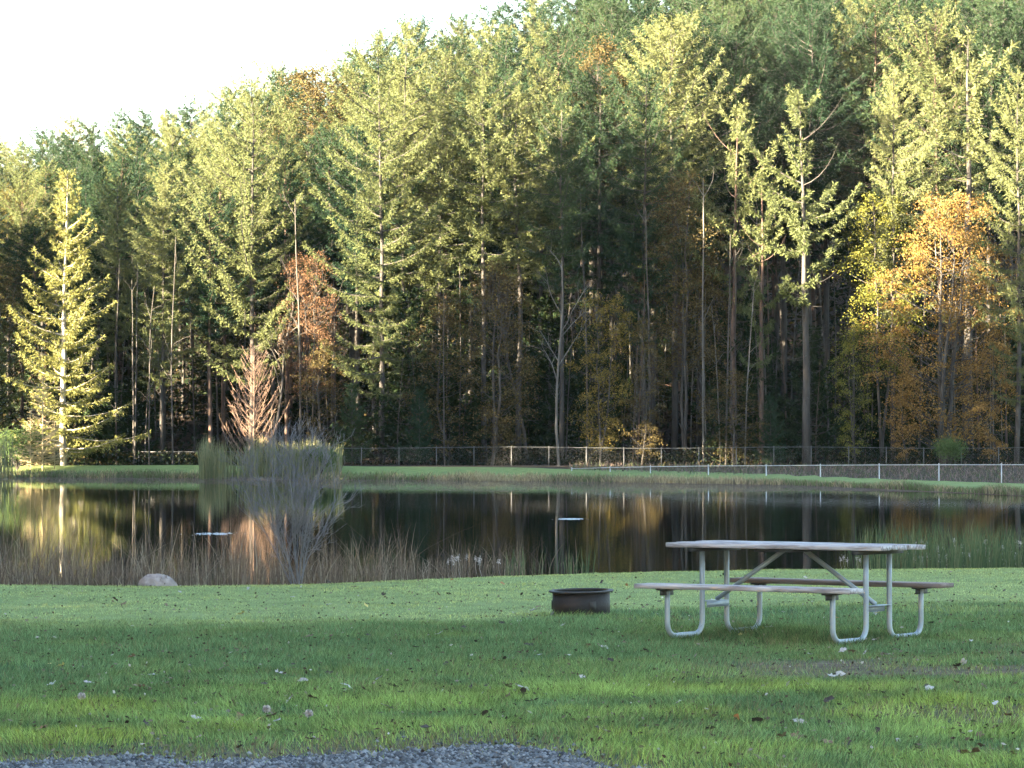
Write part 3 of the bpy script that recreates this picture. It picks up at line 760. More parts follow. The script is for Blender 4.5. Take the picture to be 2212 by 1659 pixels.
# ------------------------------------------------------------------ far bank: fences
M['galv'] = noise_mat('galvanised steel', [(.3, (.30, .32, .34)), (.6, (.42, .44, .46)), (.8, (.52, .54, .56))], 5, 4, .5, metallic=.35)
M['galv_dull'] = noise_mat('dull galvanised steel', [(.3, (.05, .053, .056)), (.6, (.08, .083, .087)), (.8, (.11, .114, .118))], 5, 4, .6, metallic=.25)  # much darker steel for the rear fences
M['wire'] = noise_mat('fence wire', [(.3, (.11, .115, .12)), (.7, (.18, .185, .19))], 5, 2, .6, metallic=.3)
def chain_fence(label, pts, mat, h, posts_at=None, wire=.0017):
    """pts: x, y, ztop along the top rail"""
    pts = np.asarray(pts, float); o = pts[0].copy(); o[2] -= h
    f = thing('chain_link_fence', label, 'fence', tuple(o))
    L = pts - o
    obj('top_rail', mesh('top_rail', *tube(L, .021, 6), smooth=True), mat, f)
    for p in L:
        V, T = tube(np.array([p - [0, 0, h + .3], p + [0, 0, .02]]), .027, 8)
        e = obj('post', mesh('post', V - [p[0], p[1], 0], T, True), mat, f, loc=(p[0], p[1], 0))
        cV, cT = tube(np.array([(0, 0, p[2] + .02), (0, 0, p[2] + .05), (0, 0, p[2] + .075)]), [.04, .036, .008], 8)
        obj('post_cap', mesh('post_cap', cV, cT, True), mat, e)
    seg = np.diff(L, axis=0); ln = np.linalg.norm(seg[:, :2], axis=1); cum = np.concatenate([[0], np.cumsum(ln)])
    def at(s, z):
        s = np.clip(s, 0, cum[-1]); X = np.interp(s, cum, L[:, 0]); Y = np.interp(s, cum, L[:, 1]); Z = np.interp(s, cum, L[:, 2])
        return np.stack([X, Y, Z - h + z], 1)
    mb = MB(); sp = .075; hh = h - .05
    s0 = np.arange(-hh, cum[-1], sp)
    for sg in (1, -1):
        a = s0 if sg == 1 else s0 + hh
        b = a + sg * hh
        m = (np.minimum(a, b) >= 0) & (np.maximum(a, b) <= cum[-1])
        A, Bq = at(a[m], .04), at(b[m], hh)
        n = len(A)
        off = np.array([(0, -wire, 0), (wire, wire, 0), (-wire, wire, 0)]) + [0, sg * .004, 0]
        V = np.concatenate([A[:, None] + off[None], Bq[:, None] + off[None]], 1).reshape(-1, 3)
        t = np.array([(0, 1, 4), (0, 4, 3), (1, 2, 5), (1, 5, 4), (2, 0, 3), (2, 3, 5)])
        mb.add(V, (np.arange(n)[:, None, None] * 6 + t[None]).reshape(-1, 3))
    obj('wire_mesh', mb.mesh('wire_mesh'), M['wire'], f, kind='stuff')
    return f
chain_fence('bright silver chain link fence behind the grassy bank at the right', [(gx(u, D), D, pz(v, D)) for u, v, D in FENCE], M['galv'], 1.2)
bx = [(u, 967 + 1.5 * sin(u * .01), 203.5 + .6 * sin(u * .004)) for u in np.linspace(700, 2400, 22)]
chain_fence('dull chain link fence along the foot of the forest', [(gx(u, D), D, pz(v, D)) for u, v, D in bx], M['galv_dull'], 1.25, wire=.0009)
bx = [(u, 976, 210 + .3 * sin(u)) for u in np.linspace(300, 560, 4)]
chain_fence('short dull fence seen between the dark stems left of the cattails', [(gx(u, D), D, pz(v, D)) for u, v, D in bx], M['galv_dull'], 1.1, wire=.0009)

# ------------------------------------------------------------------ far bank: fringe, cattails, bush, floating leaves
rng = np.random.default_rng(21)
n = 26000
u = rng.uniform(-150, 2380, n); ds, dc, zc = bank(u)
D = ds + rng.normal(.5, .55, n)
x = gx(u, D); z = np.maximum(terrain(x, D), WZ - .02)
dens = fbm(u, u * 0 + 3, 70, 71)
tan_w = np.clip(np.exp(-((u - 1080) / 110) ** 2) + .8 * np.exp(-((u - 1480) / 150) ** 2) + .35 * sstep(.45, .7, fbm(u, D, 45, 73)), 0, 1)
H = rng.uniform(.14, .42, n) * (.55 + .9 * dens)
lean = rng.normal(0, .16, (n, 2)) * H[:, None] * 2
V, T, m = ribbons(np.stack([x, D, z], 1), H, lean, rng.uniform(.02, .05, n), rng, 2)
k = rng.random(n)[:, None]
cg = np.array([.105, .135, .060]) * (.6 + .8 * k); ct = np.array([.34, .28, .17]) * (.6 + .6 * k); cb_ = np.array([.17, .14, .10]) * (.6 + .7 * k)
pick = rng.random(n)
c = np.where((pick < tan_w)[:, None], ct, np.where((pick < .62)[:, None], cg, cb_))
obj('bank_grass', mesh('bank_grass', V, T, col=np.repeat(c, m, 0)), M['bank_grass'], kind='stuff', label='rough tan and green grass fringing the far shore', category='grass')

def fence_weeds():
    rng = np.random.default_rng(29); n = 9000
    u = rng.uniform(1230, 2420, n); df = np.interp(u, FENCE[:, 0], FENCE[:, 2]); D = df + .6 + rng.random(n) * (203 - df)
    x = gx(u, D); H = rng.uniform(.08, .4, n) * (.3 + 1.3 * fbm(x, D, 2.5, 75))
    V, T, m = ribbons(np.stack([x, D, terrain(x, D)], 1), H, rng.normal(0, .4, (n, 2)) * H[:, None], rng.uniform(.03, .08, n), rng, 2)
    k = rng.random((n, 1)); c = np.where(rng.random((n, 1)) < .35, np.array([.055, .075, .035]), np.array([.13, .10, .085])) * (.5 + k)
    obj('weeds', mesh('weeds', V, T, col=np.repeat(c, m, 0)), M['bank_grass'], kind='stuff', label='low dry weeds on the ground behind the silver fence', category='weeds')
fence_weeds()
def blades(name, label, cat, pts, H, W, leanamt, mat, rng, seg=3):
    n = len(H)
    V, T, m = ribbons(pts, H, rng.normal(0, leanamt, (n, 2)) * H[:, None], W, rng, seg, .4)
    return obj(name, mesh(name, V, T), mat, kind='stuff', label=label, category=cat)
rng = np.random.default_rng(22)
def cattail_bed(label, u0, u1, D0, D1, n, h0, h1, gaps=None):
    u = rng.uniform(u0, u1, n); D = rng.uniform(D0, D1, n)
    w = fbm(u, u * 0, 34, 81)
    keep = rng.random(n) < .30 + .9 * sstep(.3, .62, w)
    u, D = u[keep], D[keep]; n = len(u)
    x = gx(u, D); z = np.full(n, WZ - .1)
    H = rng.uniform(h0, h1, n) * (.72 + .42 * fbm(u, u * 0 + 9, 26, 83))
    pts = np.stack([x, D, z], 1)
    blades('cattails', label, 'cattails', pts, H, rng.uniform(.025, .055, n), .07, M['cattail'], rng, 4)
cattail_bed('tall pale green cattails round the dead conifer', 432, 738, 186.5, 191.5, 2300, 1.9, 3.0)
cattail_bed('cattails at the left edge of the picture', -140, 34, 192, 198, 700, 2.2, 3.6)
# root mat the cattails grow from
a = np.linspace(0, 2 * pi, 40, endpoint=False)
rr = 1 + .12 * np.sin(3 * a + 1) + .08 * np.sin(7 * a)
cx_, cy_ = gx(585, 189.5), 189.5
MV = np.concatenate([np.stack([cx_ + 4.4 * rr * np.cos(a), cy_ + 3.2 * rr * np.sin(a), np.full(40, WZ - .03)], 1), np.stack([cx_ + 3.6 * rr * np.cos(a), cy_ + 2.5 * rr * np.sin(a), np.full(40, WZ + .10)], 1), [[cx_, cy_, WZ + .16]]])
j = np.arange(40); j2 = (j + 1) % 40
MT = np.concatenate([np.stack([j, j2, 40 + j2], 1), np.stack([j, 40 + j2, 40 + j], 1), np.stack([40 + j, 40 + j2, np.full(40, 80)], 1)])
obj('islet', mesh('islet', MV, MT, True), noise_mat('marsh soil', [(.3, (.04, .03, .02)), (.7, (.12, .09, .06))], 3, 6, 1), kind='structure')

def bush(seed, R, Hh, n, leaf, stems):
    rng = np.random.default_rng(seed); wood = MB(); cs = []
    for i in range(stems):
        a = rng.uniform(0, 6.28); r = R * math.sqrt(rng.random()) * .85; h = Hh * rng.uniform(.5, .95)
        s = np.linspace(0, 1, 5)[:, None]
        C = np.array([cos(a) * r, sin(a) * r, 0]) * s ** 1.2 + np.array([0, 0, h]) * s
        wood.add(*tube(C, .02 * (1 - .8 * s[:, 0]), 3, False)); cs.append(C[-1])
    cs = np.array(cs); i = rng.integers(0, stems, n); P = cs[i] * np.array([1, 1, 1]) + rng.normal(0, 1, (n, 3)) * [R * .2, R * .2, Hh * .15]
    P[:, 2] = np.abs(P[:, 2])
    V, T = spikes(P, nrm(rng.normal(0, 1, (n, 3))) * leaf * rng.uniform(.7, 1.4, (n, 1)), np.full(n, leaf * .35), rng)
    return wood.mesh('stems', True), mesh('foliage', V, T)
bs, bf = bush(501, 1.3, 1.9, 4200, .14, 26)
plant_tree('willow_bush', 'grey green willow bush at the right end of the cattails', 'bush', [('stems', bs, BK), ('foliage', bf, M['leaf_green'])], 692, 187.2, 0, .78, dz=.0)
plant_tree('shrub', 'dark green shrub at the forest foot by the right fence', 'bush', [('stems', bs, BK), ('foliage', bf, M['leaf_green'])], 2050, 201, 1.0, .8)
plant_tree('shrub', 'green shrub beside the cattails at the left edge', 'bush', [('stems', bs, BK), ('foliage', bf, M['leaf_green'])], 38, 204, 2.0, 1.2)

rng = np.random.default_rng(23)
n = 70000
u = rng.uniform(-150, 2380, n); ds, dc, zc = bank(u)
vs = VH + (CH - WZ) * F / ds
wid = np.interp(u, [-150, 0, 400, 800, 1100, 1500, 1800, 2000, 2212], [11, 12, 11, 22, 24, 20, 9, 2, 1])
v = vs + rng.random(n) ** 1.3 * wid
keep = rng.random(n) < sstep(.28, .62, fbm(u * .25, v, 5, 91) + .35 * (1 - (v - vs) / wid))
u, v = u[keep], v[keep]; n = len(u)
D = (CH - WZ) * F / (v - VH); x = gx(u, D)
a = rng.uniform(0, 6.28, n); L = rng.uniform(.07, .24, n)
d = np.stack([np.cos(a) * L, np.sin(a) * L, rng.uniform(-.001, .003, n)], 1)
pp = np.stack([-np.sin(a), np.cos(a), rng.uniform(-.015, .015, n)], 1) * (L * .38)[:, None]
b = np.stack([x, D, np.full(n, WZ + .004) + rng.random(n) * .006], 1)
V = np.stack([b, b + d * .5 - pp, b + d * .5 + pp, b + d], 1).reshape(-1, 3)
i4 = np.arange(n)[:, None] * 4
obj('floating_leaves', mesh('floating_leaves', V, np.concatenate([i4 + [[0, 1, 2]], i4 + [[1, 3, 2]]])), M['float_leaf'], kind='stuff', label='brown mat of fallen leaves floating along the far shore', category='leaves')

# bubbling patches of the pond aerators
M['foam'] = noise_mat('churned water', [(.3, (.20, .23, .26)), (.6, (.36, .40, .43))], 30, 3, .35)
for u, v, w, lb in ((1235, 1121, .19, 'small patch of white bubbling water in the middle of the pond'), (468, 1153, .22, 'small patch of white bubbling water left of the bare shrub')):
    D = (CH - WZ) * F / (v - VH); rng = np.random.default_rng(int(u))
    mb = MB()
    A = np.linspace(0, 2 * pi, 8, endpoint=False)
    dome = np.concatenate([np.stack([np.cos(A), np.sin(A), 0 * A - .1], 1), np.stack([.7 * np.cos(A), .7 * np.sin(A), 0 * A + .55], 1), [[0, 0, .85]]])
    j = np.arange(8); j2 = (j + 1) % 8
    dT = np.concatenate([np.stack([j, j2, 8 + j2], 1), np.stack([j, 8 + j2, 8 + j], 1), np.stack([8 + j, 8 + j2, np.full(8, 16)], 1)])
    for k in range(100):
        p = rng.normal(0, 1, 2) * [w, w * 2.2]; r = rng.uniform(.008, .034) * max(.25, 1 - .35 * np.linalg.norm(p / w / [1, 2.2]))
        mb.add(dome * [r * rng.uniform(1, 2.2), r * rng.uniform(1, 2.2), r * .8] + [p[0], p[1], 0], dT)
    obj('bubbling_water', mb.mesh('bubbling_water', True), M['foam'], loc=(gx(u, D), D, WZ), kind='stuff', label=lb, category='bubbles', group='bubbling patches in the pond')

# ------------------------------------------------------------------ near shore: reeds, shrub, boulder
rng = np.random.default_rng(24)
n = 9000
x = np.concatenate([rng.uniform(-8.5, .15, n), rng.uniform(-.2, .9, 260)]); n = len(x)
D = near_edge(x) + .25 + rng.random(n) ** 1.5 * 5.2
keep = rng.random(n) < sstep(.25, .68, fbm(x, D, 1.0, 101) + .10) * np.where(x > -.6, .5, 1)
x, D = x[keep], D[keep]; n = len(x)
z = np.maximum(terrain(x, D), WZ - .05)
H = rng.uniform(.22, .86, n) * (.35 + 1.05 * fbm(x, D, .8, 103)) * np.where(rng.random(n) < .2, .5, 1) * (.55 + .75 * sstep(.3, .7, fbm(x, D * .3, .5, 107))) * np.interp(x, [-8, -2.5, 0, 1], [1.05, 1.0, .75, .6])
blades('reeds', 'dry brown reeds and sedge along the near shore at the left', 'reeds', np.stack([x, D, z], 1), H, rng.uniform(.004, .010, n), rng.choice([.10, .2, .55], (n, 1), p=[.45, .35, .2]), M['reed_dry'], rng, 4)
n = 2600
x = rng.uniform(4.6, 9.5, n); D = near_edge(x) + .3 + rng.random(n) ** 1.3 * 3.6
keep = rng.random(n) < sstep(4.4, 6.2, x + .8 * rng.random(n))
x, D = x[keep], D[keep]; n = len(x); z = np.maximum(terrain(x, D), WZ - .05)
H = rng.uniform(.35, .80, n) * (.7 + .5 * fbm(x, D, .7, 105))
blades('reeds', 'green reeds along the near shore behind the right end of the table', 'reeds', np.stack([x, D, z], 1), H, rng.uniform(.006, .014, n), .14, M['reed_green'], rng, 4)
# a few green shoots and the fluffy seed heads among the reeds
n = 70
x = np.concatenate([rng.normal(.05, .12, 24), rng.normal(.62, .16, 30), rng.normal(.95, .08, 16)]); D = near_edge(x) + rng.uniform(.3, .8, n)
blades('green_shoots', 'few green rush shoots at the right end of the dry reeds', 'rushes', np.stack([x, D, np.maximum(terrain(x, D), WZ)], 1), rng.uniform(.25, .5, n), rng.uniform(.008, .014, n), .12, M['reed_green'], rng, 3)
def fluff(centres, name, label):
    B, Dv = [], []
    for c in centres:
        m = 40
        d = nrm(rng.normal(0, 1, (m, 3))) * rng.uniform(.008, .020, (m, 1))
        B.append(np.array(c) + rng.normal(0, 1, (m, 3)) * [.010, .010, .018]); Dv.append(d)
    B, Dv = np.concatenate(B), np.concatenate(Dv)
    V, T = spikes(B, Dv, np.full(len(B), .009), rng)
    mb = MB(); mb.add(V, T)
    for c in centres:
        zz = max(float(terrain(c[0], c[1])), WZ - .05)
        mb.add(*tube(np.array([(c[0] + .03, c[1], zz), (c[0], c[1], (zz + c[2]) / 2), (c[0], c[1], c[2])]), .0013, 3, False))
    return obj(name, mb.mesh(name), M['fluff'], kind='stuff', label=label, category='seed heads')
cs = [(gx(u, 39.6), 39.6 + rng.uniform(-.1, .1), pz(v, 39.6)) for u, v in ((968, 1212), (976, 1206), (985, 1208), (990, 1203), (981, 1214), (1008, 1203), (1027, 1207), (1036, 1208), (1036, 1212), (1077, 1212))]
fluff(cs, 'seed_heads', 'pale fluffy seed heads at the right end of the dry reeds')
cs = [(gx(u, 45), 45 + rng.uniform(-.3, .3), pz(v, 45)) for u, v in zip(rng.uniform(1960, 2210, 34), rng.uniform(1165, 1212, 34))] + [(gx(u, 44.2), 44.2, pz(v, 44.2)) for u, v in ((1815, 1208), (1822, 1204), (1830, 1210), (1850, 1206), (1858, 1210))]
fluff(cs, 'seed_heads', 'pale fluffy seed heads among the green reeds at the right')

rng = np.random.default_rng(25)
def bare_shrub():
    mb = MB()
    def grow(p, d, L, r, lev):
        k = 6; P = [p]; dd = d
        for i in range(k):
            dd = nrm(dd + rng.normal(0, .13, 3) + np.array([0, 0, .06])); P.append(P[-1] + dd * L / k)
        P = np.array(P); mb.add(*tube(P, np.linspace(r, max(r * .5, .0014), k + 1), 5 if lev == 0 else 3, False))
        if lev >= 3: return
        for i in range([9, 5, 3][lev]):
            s = rng.uniform(.25, .98) * k; j = min(int(s), k - 1); q = P[j] + (P[j + 1] - P[j]) * (s - j); ax = nrm(P[j + 1] - P[j])
            nd = nrm(ax + nrm(np.cross(ax, rng.normal(size=3))) * rng.uniform(.4, 1.0) + np.array([0, 0, .12]))
            grow(q, nd, L * rng.uniform(.25, .5), max(r * .5, .0020), lev + 1)
    for i in range(15):
        a = np.interp(i, [0, 14], [-.80, .24]) + rng.normal(0, .06)
        h = nrm(np.array([math.tan(a) * .52 - .03, rng.normal(0, .15), 1.0]))
        L = np.interp(a, [-1.0, -.5, 0, .45], [1.25, 1.75, 1.6, 1.1]) * rng.uniform(.7, 1.08)
        grow(np.array([rng.normal(0, .025), rng.normal(0, .025), -.1]), h, L, rng.uniform(.0045, .0095), 0)
    return mb.mesh('stems', True)
x = gx(646, 37.6)
sh = thing('bare_shrub', 'leafless grey shrub leaning left at the near edge of the pond', 'shrub', (x, 37.6, float(terrain(x, 37.6))))
obj('stems', bare_shrub(), M['shrub_twig'], sh, kind='stuff')

import bmesh
def rock(seed, sx_, sy_, sz_):
    bm = bmesh.new(); bmesh.ops.create_icosphere(bm, subdivisions=4, radius=1)
    r = np.random.default_rng(seed); ph = r.uniform(0, 6, (6, 3)); fr = r.uniform(.8, 2.6, (6, 3))
    for v in bm.verts:
        c = np.array(v.co); k = 1 + .05 * sum(math.sin(fr[i] @ c + ph[i, 0]) for i in range(6)) + .012 * sum(math.sin(5 * fr[i] @ c + ph[i, 1]) for i in range(6))
        v.co = (c[0] * sx_ * k, c[1] * sy_ * k, max(c[2], -.5) * sz_ * k)
    me = bpy.data.meshes.new('boulder'); bm.to_mesh(me); bm.free()
    for p in me.polygons: p.use_smooth = True
    return me
x = gx(341, 37.35)
obj('boulder', rock(31, .215, .19, .17), noise_mat('granite', [(.3, (.16, .13, .125)), (.55, (.27, .225, .215)), (.8, (.36, .31, .30))], 14, 8, .9, .5, 40), loc=(x, 37.35, pz(1257, 37.35) - .075),
    label='rounded pinkish grey boulder at the edge of the lawn by the pond', category='boulder')

# ------------------------------------------------------------------ fire ring
D = 30.3; x = gx(1256, D); z = float(terrain(x, D))
fr_ = thing('fire_ring', 'rusty dark steel fire ring standing on the lawn', 'fire ring', (x, D, z), (radians(1.0), radians(-1.4), .3))
M['rust'] = noise_mat('rusted steel', [(.3, (.006, .005, .006)), (.55, (.012, .009, .0095)), (.8, (.026, .016, .015))], 7, 8, .75, .3, 40)
M['soot'] = noise_mat('sooty steel', [(.3, (.014, .013, .013)), (.7, (.035, .030, .028))], 9, 6, .7, .3, 40)
def lathe(prof, k=48):
    prof = np.array(prof, float); a = np.linspace(0, 2 * pi, k, endpoint=False); n = len(prof)
    V = np.stack([prof[:, 0][:, None] * np.cos(a), prof[:, 0][:, None] * np.sin(a), np.repeat(prof[:, 1][:, None], k, 1)], -1).reshape(-1, 3)
    i = np.arange(n)[:, None] * k; i2 = ((np.arange(n) + 1) % n)[:, None] * k; j = np.arange(k)[None]; j2 = (j + 1) % k
    q = np.stack([i + j, i + j2, i2 + j2, i2 + j], -1).reshape(-1, 4)
    return V, np.concatenate([q[:, [0, 1, 2]], q[:, [0, 2, 3]]])
RO = 124 / 2 / F * D
obj('wall', mesh('wall', *lathe([(RO, -.03), (RO, .205), (RO - .006, .205), (RO - .006, -.03)]), smooth=False), M['rust'], fr_)
obj('rim', mesh('rim', *lathe([(RO - .012, .206), (RO + .012, .206), (RO + .034, .211), (RO + .036, .222), (RO + .015, .226), (RO - .012, .224)])), M['soot'], fr_)
cV, cT = lathe([(.001, .03), (RO - .01, .02), (RO - .01, 0.0), (.001, 0.0)], 32)
obj('ash_bed', mesh('ash_bed', cV, cT), noise_mat('ash', [(.3, (.05, .05, .05)), (.7, (.22, .21, .20))], 20, 6, 1), fr_)
for a in (.6, 2.7, 4.8):
    V, T = box(-.03, .03, -.004, .004, .05, .13)
    obj('hinge_tab', mesh('hinge_tab', V, T), M['soot'], fr_, loc=((RO + .005) * cos(a), (RO + .005) * sin(a), 0), rot=(0, 0, a + pi / 2))

# ------------------------------------------------------------------ picnic table
TY = 26.0; TX = gx(1716, TY); TZ = float(terrain(TX, TY))
TH = radians(-36)
tab = thing('picnic_table', 'picnic table with weathered plank top and benches on bent galvanised tube legs', 'picnic table', (TX, TY, TZ + .01), (0, 0, TH))
def wood_mat():
    m, nt, N, L, b = newmat('weathered planks')
    tc = N.new('ShaderNodeTexCoord'); oi = N.new('ShaderNodeObjectInfo')
    mp = N.new('ShaderNodeMapping'); mp.inputs['Scale'].default_value = (1.2, 14, 14); L.new(tc.outputs['Object'], mp.inputs[0])
    cx = N.new('ShaderNodeCombineXYZ'); L.new(oi.outputs['Random'], cx.inputs[0]); mul = N.new('ShaderNodeVectorMath'); mul.operation = 'SCALE'; mul.inputs['Scale'].default_value = 40
    L.new(cx.outputs[0], mul.inputs[0]); L.new(mul.outputs[0], mp.inputs['Location'])
    n = N.new('ShaderNodeTexNoise'); n.inputs['Scale'].default_value = 2.2; n.inputs['Detail'].default_value = 9; n.inputs['Distortion'].default_value = .8
    L.new(mp.outputs[0], n.inputs[0])
    r = ramp(N, [(.30, (.10, .085, .085)), (.44, (.24, .21, .215)), (.58, (.41, .375, .385)), (.78, (.54, .51, .52))])
    L.new(n.outputs[0], r.inputs[0]); L.new(r.outputs[0], b.inputs['Base Color']); b.inputs['Roughness'].default_value = .85
    bp = N.new('ShaderNodeBump'); bp.inputs['Strength'].default_value = .5; bp.inputs['Distance'].default_value = .004
    L.new(n.outputs[0], bp.inputs['Height']); L.new(bp.outputs[0], b.inputs['Normal'])
    return m
WOOD = wood_mat()
DARKW = noise_mat('old brown plank', [(.3, (.10, .070, .062)), (.55, (.20, .145, .13)), (.8, (.30, .235, .22))], 2.2, 9, .85, .4, 20, stretch=(1.2, 14, 14))
def plank(name, L, W, T, y, z, mat, rng, seg=26):
    """a board with eased, worn edges, slightly bowed"""
    xs = np.linspace(-L / 2, L / 2, seg); c = .005
    prof = np.array([(-W / 2 + c, T / 2), (W / 2 - c, T / 2), (W / 2, T / 2 - c), (W / 2, -T / 2 + c), (W / 2 - c, -T / 2), (-W / 2 + c, -T / 2), (-W / 2, -T / 2 + c), (-W / 2, T / 2 - c)])
    bow = .0015 * np.sin(xs * 1.4 + rng.uniform(0, 6)) + rng.normal(0, .0003, seg)
    V = []
    for i, xx in enumerate(xs):
        k = 1 - .02 * (i in (0, seg - 1))
        wear = rng.normal(0, .0006, (8, 2))
        for (a, b), w in zip(prof, wear): V.append((xx, a * k + w[0], b * k + w[1] + bow[i]))
    V = np.array(V); T_ = []
    for i in range(seg - 1):
        for j in range(8):
            a, b = i * 8 + j, i * 8 + (j + 1) % 8
            T_ += [(a, b, b + 8), (a, b + 8, a + 8)]
    for j in range(1, 7):
        T_ += [(0, j + 1, j), ((seg - 1) * 8, (seg - 1) * 8 + j, (seg - 1) * 8 + j + 1)]
    return obj(name, mesh(name, V, T_), mat, tab, loc=(rng.normal(0, .004), y, z))
rng = np.random.default_rng(41)
LT = 1.98
for i in range(5):
    plank('tabletop_plank', LT + rng.uniform(-.012, .012), .142, .038, (i - 2) * .151, .742 + rng.normal(0, .002), WOOD, rng)
plank('bench_plank', 1.98, .235, .038, -.71, .425, WOOD, rng)
plank('bench_plank', 1.98, .235, .038, .71, .425, DARKW, rng)
M['tube'] = noise_mat('galvanised tube', [(.3, (.19, .225, .27)), (.55, (.27, .31, .36)), (.8, (.37, .41, .46))], 4, 6, .45, .15, 60, metallic=.2)
M['bracket'] = noise_mat('dark bracket steel', [(.3, (.03, .03, .032)), (.7, (.07, .07, .072))], 8, 4, .6, metallic=.3)
def arc(c, r, a0, a1, n=7):
    a = np.linspace(a0, a1, n); return [(0, c[0] + r * cos(t), c[1] + r * sin(t)) for t in a]
RB = .11; YO, YI = .70, .185
for ex in (-.76, .76):
    for sg in (-1, 1):
        pts = [(0, YI, .705), (0, YI, .45), (0, YI, RB + .06)] + arc((YI + RB, RB + .025), RB, pi, 1.5 * pi) + arc((YO - RB, RB + .025), RB, 1.5 * pi, 2 * pi) + [(0, YO, RB + .05), (0, YO, .25), (0, YO, .395)]
        P = np.array(pts); P[:, 1] *= sg
        obj('leg', mesh('leg', *tube(P, .0215, 12), smooth=True), M['tube'], tab, loc=(ex, 0, 0))
        V, T = box(-.035, .035, -.10, .10, .392, .405)
        V2, T2 = box(-.006, .006, -.09, .09, .352, .392)
        mb = MB(); mb.add(V, T); mb.add(V2, T2)
        obj('bench_bracket', mb.mesh('bench_bracket'), M['bracket'], tab, loc=(ex, sg * .71, 0))
    V, T = box(-.03, .03, -.36, .36, .690, .722)
    obj('top_bracket', mesh('top_bracket', V, T), M['bracket'], tab, loc=(ex, 0, 0))
    V, T = box(-.035, .035, -.165, .165, .283, .289); V2, T2 = box(-.036, -.030, -.165, .165, .235, .283)
    mb = MB(); mb.add(V, T); mb.add(V2, T2)
    obj('cross_plate', mb.mesh('cross_plate'), M['tube'], tab, loc=(ex, 0, 0), rot=(0, 0, 0 if ex > 0 else pi))
    sgn = -1 if ex > 0 else 1
    P = np.array([(ex + sgn * .02, 0, .295), (ex + sgn * .30, 0, .475), (ex + sgn * .66, 0, .705)])
    obj('brace', mesh('brace', *tube(P, .019, 10), smooth=True), M['tube'], tab)
V, T = box(-.17, .17, -.34, .34, .700, .720)
obj('top_bracket', mesh('top_bracket', V, T), M['bracket'], tab)

# ------------------------------------------------------------------ lawn: grass blades
rng = np.random.default_rng(51)
def lawn_blades(n, ya, yb):
    y = np.sqrt(rng.uniform(ya ** 2, yb ** 2, n)); x = y * rng.uniform(-.175, .175, n)
    k = (y > drive_edge(x) + rng.normal(0, .16, n)) & (y < near_edge(x) + .35)
    x, y = x[k], y[k]
    mw, br, ba = lawn_zones(x, y)
    k = rng.random(len(x)) > ba * .8
    return x[k], y[k], mw[k], br[k], ba[k]
def lawn_margin(n, ya, yb):
    y = np.sqrt(rng.uniform(ya ** 2, yb ** 2, n)); x = (y * .175 + 5.5 * rng.random(n) ** 1.2) * rng.choice([-1, 1], n)
    k = (y > drive_edge(x) + rng.normal(0, .16, n)) & (y < near_edge(x) + .35); x, y = x[k], y[k]
    return (x, y) + lawn_zones(x, y)
def sow(name, label, sets, seg):
    x, y, mw, br, ba = [np.concatenate(q) for q in zip(*sets)]
    n = len(x); z = terrain(x, y) - .004
    cl = fbm(x, y, .5, 53); cl2 = .5 * vnoise(x, y, .16, 55) + .5 * vnoise(x, y, .06, 56); tuft = sstep(.55, .8, fbm(x, y, .22, 59)); big_ = fbm(x, y * .7, 1.7, 60)
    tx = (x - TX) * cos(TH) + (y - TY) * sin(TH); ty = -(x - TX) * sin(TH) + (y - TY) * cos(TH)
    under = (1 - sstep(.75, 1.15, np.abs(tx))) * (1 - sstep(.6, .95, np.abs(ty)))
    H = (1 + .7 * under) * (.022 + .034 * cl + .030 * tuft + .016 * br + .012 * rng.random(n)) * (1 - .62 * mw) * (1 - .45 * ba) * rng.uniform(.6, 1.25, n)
    W = np.interp(y, [15, 25, 43], [.0042, .0058, .009]) * rng.uniform(.7, 1.3, n)
    W *= np.where(np.abs(x) > .175 * y, 2.0, 1.0)
    lean = rng.normal(0, .38, (n, 2)) * H[:, None] + (np.stack([vnoise(x, y, .4, 57), vnoise(x, y, .4, 58)], 1) - .5) * H[:, None] * .9
    V, T, m = ribbons(np.stack([x, y, z], 1), H, lean, W, rng, seg, .5)
    r = rng.random((n, 1))
    lush = np.array([.132, .198, .084]) * (.40 + 1.2 * r); brt = np.array([.250, .335, .095]) * (.40 + 1.2 * r); pale = np.array([.31, .355, .145]) * (.5 + 1.0 * r); dry = np.array([.20, .165, .085]) * (.6 + .8 * r)
    c = lush * (1 - br[:, None]) + brt * br[:, None]
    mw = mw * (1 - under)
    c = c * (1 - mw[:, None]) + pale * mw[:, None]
    c = c * (1 - .35 * under[:, None])  # table's shadow painted into the blade colours
    c = c * (.42 + .56 * cl2[:, None] + .36 * cl[:, None] + .30 * big_[:, None])
    c = c * (1 + (np.array([.14, .04, -.12]) * sstep(.5, .75, fbm(x, y, .9, 62))[:, None]))
    isdry = rng.random(n) < .07 + .55 * ba + .10 * sstep(.55, .75, fbm(x, y, .6, 64)) * (y < 29)
    c = np.where(isdry[:, None], dry, c)
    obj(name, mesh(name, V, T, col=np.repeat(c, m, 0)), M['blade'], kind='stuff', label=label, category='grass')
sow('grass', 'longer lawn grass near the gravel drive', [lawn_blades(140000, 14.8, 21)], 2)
sow('grass', 'short lawn grass from mid lawn to the pond', [lawn_blades(190000, 21, 29), lawn_blades(170000, 29, 44), lawn_margin(130000, 13.5, 44)], 1)

